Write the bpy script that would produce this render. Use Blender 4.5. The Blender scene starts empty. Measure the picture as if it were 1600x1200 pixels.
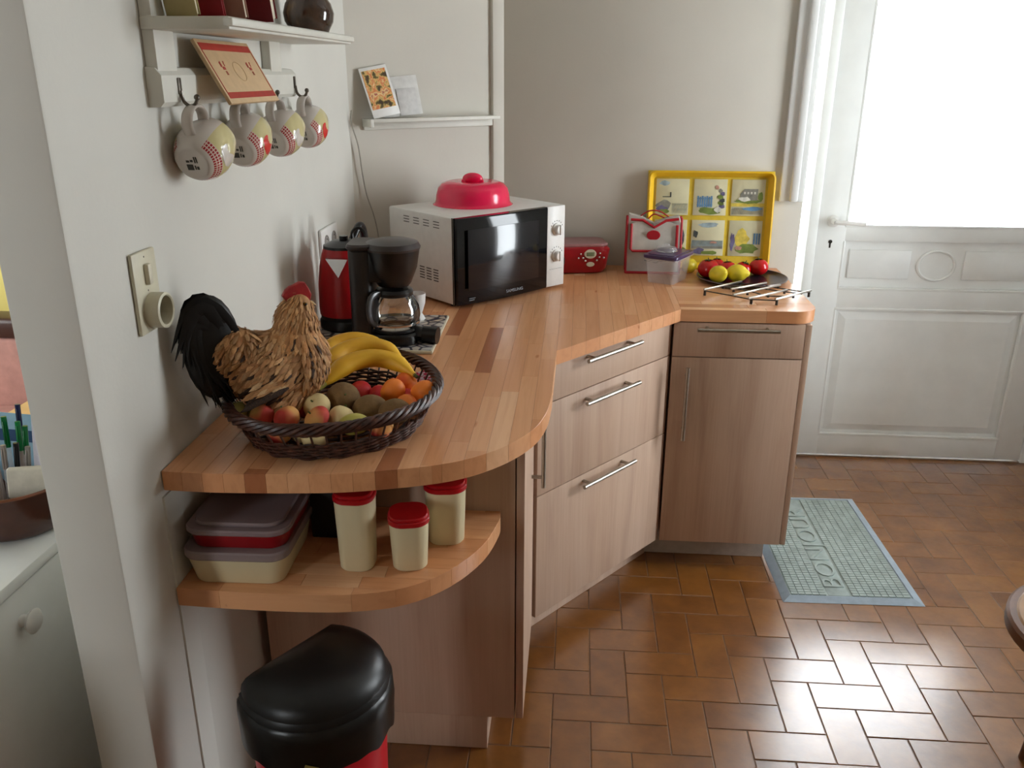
import bpy, bmesh, math, random
from mathutils import Vector, Matrix, Euler, noise
random.seed(7)
PI = math.pi
COL = bpy.context.scene.collection
SC = bpy.context.scene

# ------------------------------------------------------------------ camera
YAW, PITCH, ROLL, FPX = .0745, .348, .003, 1341.0
f = Vector((-math.sin(YAW)*math.cos(PITCH), math.cos(YAW)*math.cos(PITCH), -math.sin(PITCH)))
r = Vector((math.cos(YAW), math.sin(YAW), 0)); u = r.cross(f)
r2 = math.cos(ROLL)*r + math.sin(ROLL)*u; u2 = -math.sin(ROLL)*r + math.cos(ROLL)*u
CAMP = Vector((-.0717, -2.2075, 1.584))
cd = bpy.data.cameras.new('camera'); cam = bpy.data.objects.new('camera', cd); COL.objects.link(cam)
cam.matrix_world = Matrix(((r2.x, u2.x, -f.x, CAMP.x), (r2.y, u2.y, -f.y, CAMP.y), (r2.z, u2.z, -f.z, CAMP.z), (0, 0, 0, 1)))
cd.sensor_width = 36; cd.lens = 36*FPX/1600; cd.clip_start = .02; cd.clip_end = 100
SC.camera = cam

# ------------------------------------------------------------------ world, light, exposure
w = bpy.data.worlds.new('sky'); SC.world = w; w.use_nodes = True
bg = w.node_tree.nodes['Background']
bg.inputs['Color'].default_value = (.90, .96, 1.0, 1); bg.inputs['Strength'].default_value = 22.0
SC.view_settings.view_transform = 'Standard'; SC.view_settings.look = 'None'
SC.view_settings.gamma = 1; SC.view_settings.use_curve_mapping = False
SC.view_settings.exposure = 0.0

def portal(name, loc, rot, sx, sy):
    l = bpy.data.lights.new(name, 'AREA'); l.shape = 'RECTANGLE'; l.size = sx; l.size_y = sy
    o = bpy.data.objects.new(name, l); COL.objects.link(o); o.location = loc; o.rotation_euler = rot
    l.cycles.is_portal = True
    return o
portal('door_light_portal', (1.38, 1.42, 1.74), (-PI/2, 0, 0), 1.0, 1.48)
portal('window_light_portal', (2.24, .30, 1.40), (0, PI/2, 0), 1.7, .70)
portal('added_opening_portal', (-3.24, -.15, 1.35), (0, -PI/2, 0), .8, .9)  # serves the unseen opening added to light the room beyond
portal('added_window_portal', (-2.0, -3.24, 1.55), (PI/2, 0, 0), .5, 1.1)  # serves the added rear window

# ------------------------------------------------------------------ materials
def lin(c):
    return tuple((x/12.92 if x <= .04045 else ((x+.055)/1.055)**2.4) for x in c)
def rgb(*c): return lin([x/255 for x in c]) + (1,)

class NT:
    def __init__(s, name):
        s.m = bpy.data.materials.new(name); s.m.use_nodes = True; s.t = s.m.node_tree
        s.n = s.t.nodes; s.b = s.n['Principled BSDF']
    def node(s, t, **k):
        n = s.n.new(t)
        for a, v in k.items(): setattr(n, a, v)
        return n
    def link(s, a, b): s.t.links.new(a, b)
    def coord(s, kind='Object', scale=(1, 1, 1), off=None):
        tc = s.node('ShaderNodeTexCoord'); mp = s.node('ShaderNodeMapping'); mp.inputs['Scale'].default_value = scale
        s.link(tc.outputs[kind], mp.inputs['Vector'])
        if off is not None: s.link(off, mp.inputs['Location'])
        return mp.outputs[0]
    def noise(s, vec, scale, detail=3, rough=.55, dist=0):
        n = s.node('ShaderNodeTexNoise'); n.inputs['Scale'].default_value = scale; n.inputs['Detail'].default_value = detail
        n.inputs['Roughness'].default_value = rough; n.inputs['Distortion'].default_value = dist
        if vec is not None: s.link(vec, n.inputs['Vector'])
        return n.outputs['Fac']
    def ramp(s, fac, stops, interp='LINEAR'):
        r = s.node('ShaderNodeValToRGB'); r.color_ramp.interpolation = interp; e = r.color_ramp.elements
        while len(e) < len(stops): e.new(.5)
        for el, (p, c) in zip(e, stops): el.position = p; el.color = c
        s.link(fac, r.inputs[0]); return r.outputs[0]
    def mix(s, fac, a, b, mode='MIX'):
        m = s.node('ShaderNodeMix', data_type='RGBA', blend_type=mode)
        for i, v in ((0, fac), (6, a), (7, b)):
            if hasattr(v, 'links') or hasattr(v, 'node'): s.link(v, m.inputs[i])
            else: m.inputs[i].default_value = v
        return m.outputs[2]
    def bump(s, h, strength=.3, dist=.002):
        b = s.node('ShaderNodeBump'); b.inputs['Strength'].default_value = strength; b.inputs['Distance'].default_value = dist
        s.link(h, b.inputs['Height']); s.link(b.outputs[0], s.b.inputs['Normal'])
    def set(s, **k):
        for a, v in k.items():
            i = s.b.inputs[a.replace('_', ' ')]
            if hasattr(v, 'node'): s.link(v, i)
            else: i.default_value = v
        return s

def pm(name, c, rough=.5, metal=0, var=.06, scale=40, bump=0, coat=0, spec=.5, trans=0, ior=1.45, alpha=1):
    t = NT(name); v = t.coord()
    n = t.noise(v, scale)
    c4 = rgb(*c) if len(c) == 3 else c
    dark = tuple(x*(1-var*2.2) for x in c4[:3]) + (1,); light = tuple(min(1, x*(1+var)) for x in c4[:3]) + (1,)
    t.set(Base_Color=t.ramp(n, [(.3, dark), (.7, light)]), Roughness=rough, Metallic=metal, Coat_Weight=coat,
          Transmission_Weight=trans, IOR=ior, Alpha=alpha)
    t.b.inputs['Specular IOR Level'].default_value = spec
    if bump: t.bump(n, bump, .002)
    return t.m

def wall_mat(name, c):
    t = NT(name); v = t.coord('Object')
    n = t.noise(v, 2.2, 3); n2 = t.noise(v, 60, 4)
    c4 = rgb(*c); d = tuple(x*.93 for x in c4[:3])+(1,)
    t.set(Base_Color=t.ramp(n, [(.35, d), (.65, c4)]), Roughness=.62); t.b.inputs['Specular IOR Level'].default_value = .3
    t.bump(n2, .25, .0015); return t.m

M = {}
M['wall'] = wall_mat('painted_wall', (216, 214, 206))
M['wall_back'] = wall_mat('painted_back_wall', (208, 203, 192))
M['wall_end'] = wall_mat('painted_wall_end', (196, 192, 182))
M['yellow_wall'] = wall_mat('yellow_wall', (222, 205, 120))
M['ceiling'] = wall_mat('ceiling_paint', (225, 223, 216))
M['white_paint'] = pm('white_gloss_paint', (238, 240, 238), .35, var=.02, scale=8)
M['cream_paint'] = pm('cream_shelf_paint', (216, 214, 204), .45, var=.03, scale=12)
M['gap'] = pm('dark_gap', (30, 24, 20), .9)
M['metal'] = pm('brushed_steel', (176, 170, 160), .32, 1, var=.05, scale=90)
M['chrome'] = pm('chrome', (200, 200, 200), .15, 1, var=.02)
M['iron'] = pm('blackened_metal', (70, 66, 60), .4, .8)
M['black_plastic'] = pm('black_plastic', (16, 15, 16), .3, var=.1, coat=.1)
M['grey_black'] = pm('dark_grey_plastic', (44, 40, 40), .38, var=.08)
M['white_plastic'] = pm('white_plastic', (226, 224, 220), .35, var=.02)
M['cream_plastic'] = pm('cream_plastic', (206, 200, 176), .4, var=.03)
M['red_plastic'] = pm('red_plastic', (178, 14, 24), .3, var=.05, coat=.2)
M['dark_red'] = pm('dark_red_plastic', (150, 8, 22), .3, var=.06, coat=.3)
M['hook_steel'] = pm('dull_hook_steel', (112, 106, 98), .35, .9, var=.1, scale=60)
M['rubber'] = pm('rubber_foot', (20, 20, 20), .7)

def glass_mat(name, tint=(1, 1, 1, 1), fac=.12, rough=.02):
    t = NT(name); t.n.remove(t.b)
    tr = t.node('ShaderNodeBsdfTransparent'); tr.inputs[0].default_value = tint
    gl = t.node('ShaderNodeBsdfGlossy'); gl.inputs['Roughness'].default_value = rough; gl.inputs[0].default_value = (1, 1, 1, 1)
    fr = t.node('ShaderNodeFresnel'); fr.inputs[0].default_value = 1.45
    mx = t.node('ShaderNodeMixShader'); ad = t.node('ShaderNodeMath', operation='MULTIPLY_ADD')
    ad.inputs[1].default_value = 1.0; ad.inputs[2].default_value = fac*.3
    t.link(fr.outputs[0], ad.inputs[0]); t.link(ad.outputs[0], mx.inputs[0]); t.link(tr.outputs[0], mx.inputs[1]); t.link(gl.outputs[0], mx.inputs[2])
    t.link(mx.outputs[0], t.n['Material Output'].inputs[0]); return t.m
M['glass'] = glass_mat('window_glass')
M['jug_glass'] = glass_mat('jug_glass', (.90, .90, .88, 1), .25)
def clear_mat(name, c, a, rough=.25):
    t = NT(name); t.set(Base_Color=rgb(*c), Roughness=rough, Alpha=a); return t.m
M['clear_plastic'] = clear_mat('clear_plastic', (220, 214, 212), .28, .08)
M['frosted_lid'] = clear_mat('frosted_lid', (150, 132, 134), .8, .35)

def laminate():
    t = NT('pale_oak_laminate'); tc = t.node('ShaderNodeTexCoord'); oi = t.node('ShaderNodeObjectInfo')
    mp = t.node('ShaderNodeMapping'); mp.inputs['Scale'].default_value = (13, 13, 1.0)
    cm = t.node('ShaderNodeCombineXYZ'); t.link(oi.outputs['Random'], cm.inputs[0]); t.link(oi.outputs['Random'], cm.inputs[2])
    sc = t.node('ShaderNodeVectorMath', operation='SCALE'); sc.inputs[3].default_value = 9; t.link(cm.outputs[0], sc.inputs[0])
    t.link(tc.outputs['Object'], mp.inputs[0]); t.link(sc.outputs[0], mp.inputs[1])
    n = t.noise(mp.outputs[0], 1.0, 5, .6, .4)
    n2 = t.noise(t.coord('Object', (160, 160, 3)), 1.0, 3)
    n3 = t.noise(t.coord('Object', (3.2, 3.2, .35)), 1.6, 2)
    a = t.ramp(n, [(.25, rgb(168, 138, 118)), (.5, rgb(196, 168, 147)), (.78, rgb(208, 183, 163))])
    b = t.mix(.16, a, t.ramp(n2, [(.3, rgb(164, 136, 116)), (.7, rgb(212, 188, 168))]))
    c = t.mix(t.ramp(n3, [(.35, (.0, .0, .0, 1)), (.7, (.35, .35, .35, 1))]), b, rgb(184, 150, 124))
    t.set(Base_Color=c, Roughness=.5); t.b.inputs['Specular IOR Level'].default_value = .35; t.bump(n2, .1, .0005); return t.m
M['laminate'] = laminate()
M['edge_band'] = pm('edge_band', (206, 192, 178), .5)

def stave_mat(name, stops, gx=70, gy=3):
    t = NT(name); tc = t.node('ShaderNodeTexCoord'); oi = t.node('ShaderNodeObjectInfo')
    mp = t.node('ShaderNodeMapping'); mp.inputs['Scale'].default_value = (gx, gy, 30)
    sc = t.node('ShaderNodeMath', operation='MULTIPLY'); sc.inputs[1].default_value = 37.0; t.link(oi.outputs['Random'], sc.inputs[0])
    cm = t.node('ShaderNodeCombineXYZ'); t.link(sc.outputs[0], cm.inputs[0]); t.link(sc.outputs[0], cm.inputs[1])
    t.link(tc.outputs['Object'], mp.inputs[0]); t.link(cm.outputs[0], mp.inputs[1])
    n = t.noise(mp.outputs[0], 1.0, 4, .55, .6)
    base = t.ramp(oi.outputs['Random'], stops)
    g = t.ramp(n, [(.3, (.90, .86, .82, 1)), (.55, (1, 1, 1, 1)), (.8, (1.0, .98, .95, 1))])
    n2 = t.noise(t.coord('Object', (22, 5, 22), cm.outputs[0]), 1.3, 2)
    kn = t.ramp(n2, [(.72, (1, 1, 1, 1)), (.80, (.62, .42, .30, 1))])
    t.set(Base_Color=t.mix(1, t.mix(1, base, g, 'MULTIPLY'), kn, 'MULTIPLY'), Roughness=.27); t.b.inputs['Specular IOR Level'].default_value = .5
    t.bump(n, .05, .0004); return t.m
ST = [(0, rgb(168, 104, 68)), (.03, rgb(176, 112, 74)), (.045, rgb(212, 148, 102)), (.35, rgb(218, 156, 110)), (.6, rgb(222, 162, 116)), (.90, rgb(226, 168, 122)), (1, rgb(232, 182, 140))]
M['stave'] = stave_mat('beech_stave', ST)
M['stave_x'] = stave_mat('beech_stave_crosswise', ST, 3, 70)
M['stave_core'] = pm('worktop_core', (150, 96, 62), .6)

def tile_mat():
    t = NT('terracotta_tile'); tc = t.node('ShaderNodeTexCoord'); oi = t.node('ShaderNodeObjectInfo'); g = t.node('ShaderNodeNewGeometry')
    n = t.noise(g.outputs['Position'], 9, 4, .6); n2 = t.noise(g.outputs['Position'], 55, 3)
    a = t.ramp(oi.outputs['Random'], [(0, rgb(106, 62, 20)), (.3, rgb(120, 72, 24)), (.65, rgb(134, 84, 30)), (1, rgb(150, 98, 38))])
    b = t.mix(.5, a, t.ramp(n, [(.3, rgb(96, 52, 16)), (.7, rgb(156, 100, 40))]))
    # darker fired edge towards the joints of each tile
    sp = t.node('ShaderNodeSeparateXYZ'); t.link(tc.outputs['Generated'], sp.inputs[0])
    rr = t.ramp(n2, [(.3, (.30, .30, .30, 1)), (.7, (.42, .42, .42, 1))])
    t.set(Base_Color=b, Roughness=rr, Coat_Weight=1.0, Coat_Roughness=.21, Coat_IOR=1.8); t.b.inputs['Specular IOR Level'].default_value = .5
    t.bump(n, .35, .004); return t.m
M['tile'] = tile_mat()
M['grout'] = pm('grout', (128, 104, 84), .45, var=.12, scale=30)

def fruit_mat(name, c1, c2, rough=.45, sc=14, lo=.42, hi=.6, bump=.05):
    t = NT(name); v = t.coord('Object'); n = t.noise(v, sc, 2)
    oi = t.node('ShaderNodeObjectInfo')
    t.set(Base_Color=t.ramp(n, [(lo, rgb(*c1)), (hi, rgb(*c2))]), Roughness=rough, Subsurface_Weight=0.0)
    t.bump(t.noise(v, 300, 2), bump, .001); return t.m
FM = dict(
    greenplum=fruit_mat('green_plum_skin', (168, 160, 76), (186, 174, 96)), peach=fruit_mat('peach_skin', (226, 168, 96), (196, 62, 50), .7),
    whitepeach=fruit_mat('white_peach_skin', (228, 206, 150), (214, 120, 92), .7, 10, .5, .75), kiwi=fruit_mat('kiwi_skin', (112, 84, 48), (128, 98, 58), .85, 60, .3, .7, .5),
    red=fruit_mat('red_apricot_skin', (206, 40, 50), (222, 86, 60), .5), apricot=fruit_mat('apricot_skin', (238, 128, 36), (216, 70, 40), .55, 14, .5, .75),
    pear=fruit_mat('pale_pear_skin', (204, 194, 98), (186, 180, 84), .45), tomato=fruit_mat('tomato_skin', (196, 20, 16), (176, 14, 14), .18, 8, .3, .7, 0),
    lemon=fruit_mat('lemon_skin', (232, 206, 44), (214, 192, 40), .4, 30, .3, .7, .35), banana=fruit_mat('banana_skin', (234, 182, 38), (220, 164, 34), .5, 10, .3, .7),
    stem=pm('fruit_stem', (84, 96, 40), .6))

# ------------------------------------------------------------------ mesh helpers
def finish(bm, ang=38):
    bmesh.ops.recalc_face_normals(bm, faces=bm.faces)
    lim = math.radians(ang)
    for fc in bm.faces: fc.smooth = True
    for e in bm.edges:
        if len(e.link_faces) == 2 and e.calc_face_angle(0) > lim: e.smooth = False
def mesh_of(name, bm, mat, ang=38):
    finish(bm, ang); me = bpy.data.meshes.new(name); bm.to_mesh(me); bm.free()
    for m_ in (mat if isinstance(mat, (list, tuple)) else [mat]): me.materials.append(M[m_] if isinstance(m_, str) else m_)
    return me
def put(name, me, parent=None, loc=None, rot=None):
    o = bpy.data.objects.new(name, me); COL.objects.link(o)
    if parent is not None: o.parent = parent
    if loc is not None: o.location = loc
    if rot is not None: o.rotation_euler = rot
    return o
def obj(name, bm, mat, parent=None, loc=None, rot=None, label=None, kind=None, ang=38):
    o = put(name, mesh_of(name, bm, mat, ang), parent, loc, rot)
    if label: o['label'] = label
    if kind: o['kind'] = kind
    return o
def tag(o, label, cat, group=None, kind=None):
    o['label'] = label; o['category'] = cat
    if group: o['group'] = group
    if kind: o['kind'] = kind
    return o
def thing(name, label, cat, loc=(0, 0, 0), rot=0, group=None):
    o = bpy.data.objects.new(name, None); COL.objects.link(o); o.location = loc; o.empty_display_size = .05
    o.rotation_euler = rot if isinstance(rot, (tuple, Euler)) else (0, 0, rot)
    return tag(o, label, cat, group)
def struct(name, bm, mat, label=None, parent=None, **k):
    o = obj(name, bm, mat, parent, **k)
    if parent is None: o['kind'] = 'structure'
    if label: o['label'] = label
    return o
def B(): return bmesh.new()
def xf(bm, vs, Mx):
    if Mx is not None: bmesh.ops.transform(bm, matrix=Mx, verts=vs)
def box(bm, x0, x1, y0, y1, z0, z1, bev=0, seg=2, Mx=None):
    ret = bmesh.ops.create_cube(bm, size=1.0); vs = ret['verts']
    for v in vs: v.co = Vector(((x0+x1)/2+v.co.x*(x1-x0), (y0+y1)/2+v.co.y*(y1-y0), (z0+z1)/2+v.co.z*(z1-z0)))
    if bev:
        es = list({e for v in vs for e in v.link_edges})
        rb = bmesh.ops.bevel(bm, geom=es, offset=bev, segments=seg, profile=.5, affect='EDGES')
        vs = list({v for f_ in rb['faces'] for v in f_.verts} | {v for v in vs if v.is_valid})
    xf(bm, vs, Mx); return vs
def rbox(bm, x0, x1, y0, y1, z0, z1, rad, seg=5, bev=0, taper=0, Mx=None):
    """box with rounded vertical corners; taper shrinks the bottom"""
    poly = []
    for cx, cy, a0 in ((x1-rad, y1-rad, 0), (x0+rad, y1-rad, PI/2), (x0+rad, y0+rad, PI), (x1-rad, y0+rad, 1.5*PI)):
        for i in range(seg+1):
            a = a0+PI/2*i/seg; poly.append((cx+rad*math.cos(a), cy+rad*math.sin(a)))
    return prism(bm, poly, z0, z1, bev, taper, Mx)
def prism(bm, poly, z0, z1, bev=0, taper=0, Mx=None, caps=True):
    cx = sum(p[0] for p in poly)/len(poly); cy = sum(p[1] for p in poly)/len(poly)
    def ring(z, k): return [bm.verts.new((cx+(x-cx)*k, cy+(y-cy)*k, z)) for x, y in poly]
    rad = max(math.hypot(x-cx, y-cy) for x, y in poly)
    if bev:
        kb = 1-bev/rad
        rings = [ring(z0, (1-taper)*kb), ring(z0+bev, 1-taper), ring(z1-bev, 1), ring(z1, kb)]
    else: rings = [ring(z0, 1-taper), ring(z1, 1)]
    for a, b in zip(rings, rings[1:]):
        for i in range(len(a)):
            j = (i+1) % len(a); bm.faces.new((a[i], a[j], b[j], b[i]))
    if caps: bm.faces.new(rings[0][::-1]); bm.faces.new(rings[-1])
    vs = [v for rg in rings for v in rg]; xf(bm, vs, Mx); return vs
def lathe(bm, prof, seg=24, Mx=None, a0=0, a1=2*PI):
    full = abs(a1-a0-2*PI) < 1e-6; n = seg if full else seg+1; rows = []; vs = []
    for rr, z in prof:
        if rr < 1e-6 and full: v = bm.verts.new((0, 0, z)); rows.append([v]*n); vs.append(v)
        else:
            row = [bm.verts.new((rr*math.cos(a0+(a1-a0)*i/seg), rr*math.sin(a0+(a1-a0)*i/seg), z)) for i in range(n)]
            rows.append(row); vs += row
    for a, b in zip(rows, rows[1:]):
        for i in range(seg):
            j = (i+1) % n; q = []
            for v in (a[i], a[j], b[j], b[i]):
                if v not in q: q.append(v)
            if len(q) > 2:
                try: bm.faces.new(q)
                except ValueError: pass
    xf(bm, vs, Mx); return vs
def tube(bm, pts, rad, seg=8, closed=False, cap=True, Mx=None, flat=1.0):
    pts = [Vector(p) for p in pts]; n = len(pts); rows = []; up = None
    for i, p in enumerate(pts):
        if closed: t = pts[(i+1) % n]-pts[i-1]
        else: t = pts[min(i+1, n-1)]-pts[max(i-1, 0)]
        t.normalize()
        if up is None:
            up = Vector((0, 0, 1)) if abs(t.z) < .9 else Vector((1, 0, 0))
        a = t.cross(up); a.normalize(); b = a.cross(t); b.normalize(); up = b
        rr = rad[i] if isinstance(rad, (list, tuple)) else rad
        rows.append([bm.verts.new(p+a*rr*math.cos(2*PI*k/seg)+b*rr*flat*math.sin(2*PI*k/seg)) for k in range(seg)])
    m_ = n if closed else n-1
    for i in range(m_):
        a, b = rows[i], rows[(i+1) % n]
        for k in range(seg): bm.faces.new((a[k], a[(k+1) % seg], b[(k+1) % seg], b[k]))
    if cap and not closed: bm.faces.new(rows[0][::-1]); bm.faces.new(rows[-1])
    vs = [v for rw in rows for v in rw]; xf(bm, vs, Mx); return vs
def ball(bm, c, rx, ry=None, rz=None, u=16, v=10, Mx=None):
    ret = bmesh.ops.create_uvsphere(bm, u_segments=u, v_segments=v, radius=1)
    ry = rx if ry is None else ry; rz = rx if rz is None else rz
    for q in ret['verts']: q.co = Vector((c[0]+q.co.x*rx, c[1]+q.co.y*ry, c[2]+q.co.z*rz))
    xf(bm, ret['verts'], Mx); return ret['verts']
def T(x=0, y=0, z=0, rx=0, ry=0, rz=0): return Matrix.Translation((x, y, z)) @ Euler((rx, ry, rz)).to_matrix().to_4x4()
def clip(poly, x0, x1, y0, y1):
    def cl(p, ax, lim, keep_gt):
        out = []
        for i in range(len(p)):
            a, b = p[i-1], p[i]
            ia = (a[ax] >= lim) if keep_gt else (a[ax] <= lim); ib = (b[ax] >= lim) if keep_gt else (b[ax] <= lim)
            if ia != ib:
                t = (lim-a[ax])/(b[ax]-a[ax]); out.append((a[0]+(b[0]-a[0])*t, a[1]+(b[1]-a[1])*t))
            if ib: out.append(b)
        return out
    for ax, lim, g in ((0, x0, True), (0, x1, False), (1, y0, True), (1, y1, False)):
        if poly: poly = cl(poly, ax, lim, g)
    res = []
    for p in poly:
        if not res or math.hypot(p[0]-res[-1][0], p[1]-res[-1][1]) > 1e-4: res.append(p)
    if len(res) > 1 and math.hypot(res[0][0]-res[-1][0], res[0][1]-res[-1][1]) < 1e-4: res.pop()
    return res
def area(p): return abs(sum(p[i-1][0]*p[i][1]-p[i][0]*p[i-1][1] for i in range(len(p))))/2
def smooth_path(pts, k=6):
    out = []; P = [Vector(p) for p in pts]
    for i in range(len(P)-1):
        p0, p1, p2, p3 = P[max(i-1, 0)], P[i], P[i+1], P[min(i+2, len(P)-1)]
        for j in range(k):
            t = j/k
            out.append(.5*((2*p1)+(-p0+p2)*t+(2*p0-5*p1+4*p2-p3)*t*t+(-p0+3*p1-3*p2+p3)*t**3))
    out.append(P[-1]); return out
def remesh(bm, voxel=.005, it=4):
    me = bpy.data.meshes.new('tmp'); bm.to_mesh(me); bm.free()
    o = bpy.data.objects.new('tmp', me); COL.objects.link(o)
    md = o.modifiers.new('r', 'REMESH'); md.mode = 'VOXEL'; md.voxel_size = voxel
    s = o.modifiers.new('s', 'SMOOTH'); s.iterations = it; s.factor = .5
    dg = bpy.context.evaluated_depsgraph_get(); dg.update()
    m2 = bpy.data.meshes.new_from_object(o.evaluated_get(dg)); bpy.data.objects.remove(o)
    nb = B(); nb.from_mesh(m2); return nb
def text_mesh(body, size, ext, mat, name, parent, loc, rot, sx=1, offs=0, res=3):
    c = bpy.data.curves.new('t', 'FONT'); c.body = body; c.size = size; c.extrude = ext; c.align_x = 'CENTER'; c.align_y = 'CENTER'; c.offset = offs
    c.resolution_u = res
    o = bpy.data.objects.new('t', c); COL.objects.link(o)
    dg = bpy.context.evaluated_depsgraph_get(); dg.update()
    me = bpy.data.meshes.new_from_object(o.evaluated_get(dg)); bpy.data.objects.remove(o)
    me.transform(Matrix.Diagonal((sx, 1, 1, 1))); me.materials.clear(); me.materials.append(M[mat] if isinstance(mat, str) else mat)
    return put(name, me, parent, loc, rot)

# ================================================================== SETTING
WX = -.81; NY = .63; BY = 1.0; BX = -.351; EX = .741; ZT = .905
b = B(); box(b, -3.4, 2.4, -3.6, 3.2, -.12, -.0022); floor = struct('floor', b, 'grout')
# herringbone tiles, 10 x 20 cm
def tile_bm(w_, h_):
    b = B(); g = .0012
    vs = [[b.verts.new((sx*(w_/2-g-k), sy*(h_/2-g-k), z)) for sx, sy in ((-1, -1), (1, -1), (1, 1), (-1, 1))] for k, z in ((0, -.006), (0, -.0012), (.0016, 0))]
    for a, c in zip(vs, vs[1:]):
        for i in range(4): b.faces.new((a[i], a[(i+1) % 4], c[(i+1) % 4], c[i]))
    b.faces.new(vs[-1]); return b
mH = mesh_of('tile', tile_bm(.2, .1), 'tile', 20); mV = mesh_of('tile', tile_bm(.1, .2), 'tile', 20)
def inframe(x, y):
    q = Vector((x, y, 0))-CAMP; z = q.dot(f); px = 800+FPX*q.dot(r2)/z; py = 600-FPX*q.dot(u2)/z
    return z > 0 and -40 < px < 1640 and 400 < py < 1250
tiles = []
for u_ in range(-30, 26):
    for v_ in range(-30, 30):
        if (u_-v_) % 4 == 0: tiles.append((u_*.1+.1, -(v_*.1+.05), 0))
        if (u_-v_+1) % 4 == 0: tiles.append((u_*.1+.05, -(v_*.1+.1), 1))
tiles = [t for t in tiles if -.95 < t[0] < 2.28 and -3.1 < t[1] < 1.42]
def covered(x, y):
    return (x < -.20 and -.5 < y < .6) or (x < .2 and y > .1 and y-.1 > (x+.165)*1.25+.12) or (x < .6 and y > .5) or (x < -.8)
vis = [t for t in tiles if inframe(t[0], t[1]) and not covered(t[0], t[1])]
vis.sort(key=lambda t: (t[0]-CAMP.x)**2+(t[1]-CAMP.y)**2)
near = set(vis[:300])
print('tiles', len(tiles), 'visible', len(vis))
bs = B()
for t in tiles:
    jz = random.uniform(-.0006, 0); jr = (random.uniform(-.0035, .0035), random.uniform(-.0035, .0035), random.uniform(-.002, .002))
    if t in near: put('tile', mV if t[2] else mH, floor, (t[0], t[1], jz), jr)
    else:
        k = len(bs.verts); bs.from_mesh(mV if t[2] else mH); bs.verts.ensure_lookup_table()
        bmesh.ops.transform(bs, matrix=T(t[0], t[1], jz, *jr), verts=bs.verts[k:])
o = obj('tile_field', bs, 'tile', floor, kind='stuff', ang=20)

def slab(name, x0, x1, y0, y1, z0, z1, mat, label=None, bev=0):
    b = B(); box(b, x0, x1, y0, y1, z0, z1, bev); return struct(name, b, mat, label)
CZ = 2.62
slab('ceiling', -3.4, 2.4, -3.4, 1.7, CZ, CZ+.1, 'ceiling')
b = B()
box(b, -.92, WX, -1.02, 1.45, 0, CZ, .006)
box(b, -.90, WX+.004, -.862, -.80, 0, ZT-.05, 0)
struct('wall_left', b, 'wall', 'white partition wall with the socket and mug shelf')
b = B(); prism(b, [(WX-.02, NY-.016), (BX, BY), (BX, 1.45), (WX-.02, 1.45)], 0, CZ); struct('wall_corner', b, 'wall_back', 'canted white wall panel carrying the small shelf')
b = B(); box(b, BX, EX, BY, 1.45, 0, CZ, .004); struct('wall_back', b, 'wall_back')
b = B(); box(b, .741, .818, 1.33, 1.45, 0, CZ); box(b, .818, 2.0, 1.34, 1.45, 2.50, CZ); box(b, 1.955, 2.4, 1.34, 1.45, 0, CZ); box(b, .818, .856, 1.35, 1.45, 0, .40)
struct('wall_door_side', b, 'wall')
b = B()
box(b, 2.25, 2.4, -3.4, -.05, 0, CZ); box(b, 2.25, 2.4, .65, 1.45, 0, CZ); box(b, 2.25, 2.4, -.05, .65, 0, .50); box(b, 2.25, 2.4, -.05, .65, 2.30, CZ)
struct('wall_right', b, 'wall_back')
b = B()
box(b, -3.4, -2.25, -3.4, -3.25, 0, CZ); box(b, -1.75, 2.25, -3.4, -3.25, 0, CZ); box(b, -2.25, -1.75, -3.4, -3.25, 0, .98); box(b, -2.25, -1.75, -3.4, -3.25, 2.12, CZ)
struct('wall_rear', b, wall_mat('tan_rear_wall', (150, 128, 104)))
b = B(); box(b, -3.4, -3.25, -3.25, -.6, 0, CZ); box(b, -3.4, -3.25, .3, 1.7, 0, CZ); box(b, -3.4, -3.25, -.6, .3, 0, .95); box(b, -3.4, -3.25, -.6, .3, 1.75, CZ); struct('wall_far_left', b, 'wall_back')  # unseen opening cut in to brighten the room beyond the partition
b = B(); box(b, -3.25, -.92, 1.0, 1.15, 0, CZ); struct('wall_dining', b, 'yellow_wall', 'pale yellow wall of the room beyond the partition')
# batten covering the seam of the canted wall
b = B(); d = Vector((BX-WX, BY-NY, 0)).normalized(); ang = math.atan2(d.y, d.x)
box(b, -.044, .004, -.012, .012, ZT, CZ, .004, Mx=T(BX, BY-.004, 0, 0, 0, ang)); struct('trim_1', b, 'wall_back', 'narrow vertical batten over the wall seam')
b = B(); box(b, .653, .69, BY-.014, BY+.002, 1.15, CZ, .003); box(b, .688, .716, BY-.026, BY+.002, 1.15, CZ, .006); box(b, .714, .739, BY-.014, BY+.002, 1.15, CZ, .003)
struct('trim_2', b, 'white_paint', 'white moulded architrave strip ending above the worktop')
# windows out of view; the rear one is added for its light
def window(n, cx, cy, horizontal, wdt):
    zl, zu = (.98, 2.12) if horizontal else (.50, 2.30)
    b = B()
    for s in (-1, 1):
        c = s*(wdt/2-.03)
        if horizontal: box(b, cx+c-.03, cx+c+.03, cy-.03, cy+.03, zl, zu, .004)
        else: box(b, cx-.03, cx+.03, cy+c-.03, cy+c+.03, zl, zu, .004)
    for z in (zl+.02, zu-.02):
        if horizontal: box(b, cx-wdt/2, cx+wdt/2, cy-.03, cy+.03, z-.02, z+.02, .004)
        else: box(b, cx-.03, cx+.03, cy-wdt/2, cy+wdt/2, z-.02, z+.02, .004)
    o = struct(n, b, 'white_paint'); g = B()
    if horizontal: box(g, cx-wdt/2, cx+wdt/2, cy-.003, cy+.003, zl, zu)
    else: box(g, cx-.003, cx+.003, cy-wdt/2, cy+wdt/2, zl, zu)
    obj('pane', g, 'glass', o); return o
window('window_1', 2.32, .30, False, .70)
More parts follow.
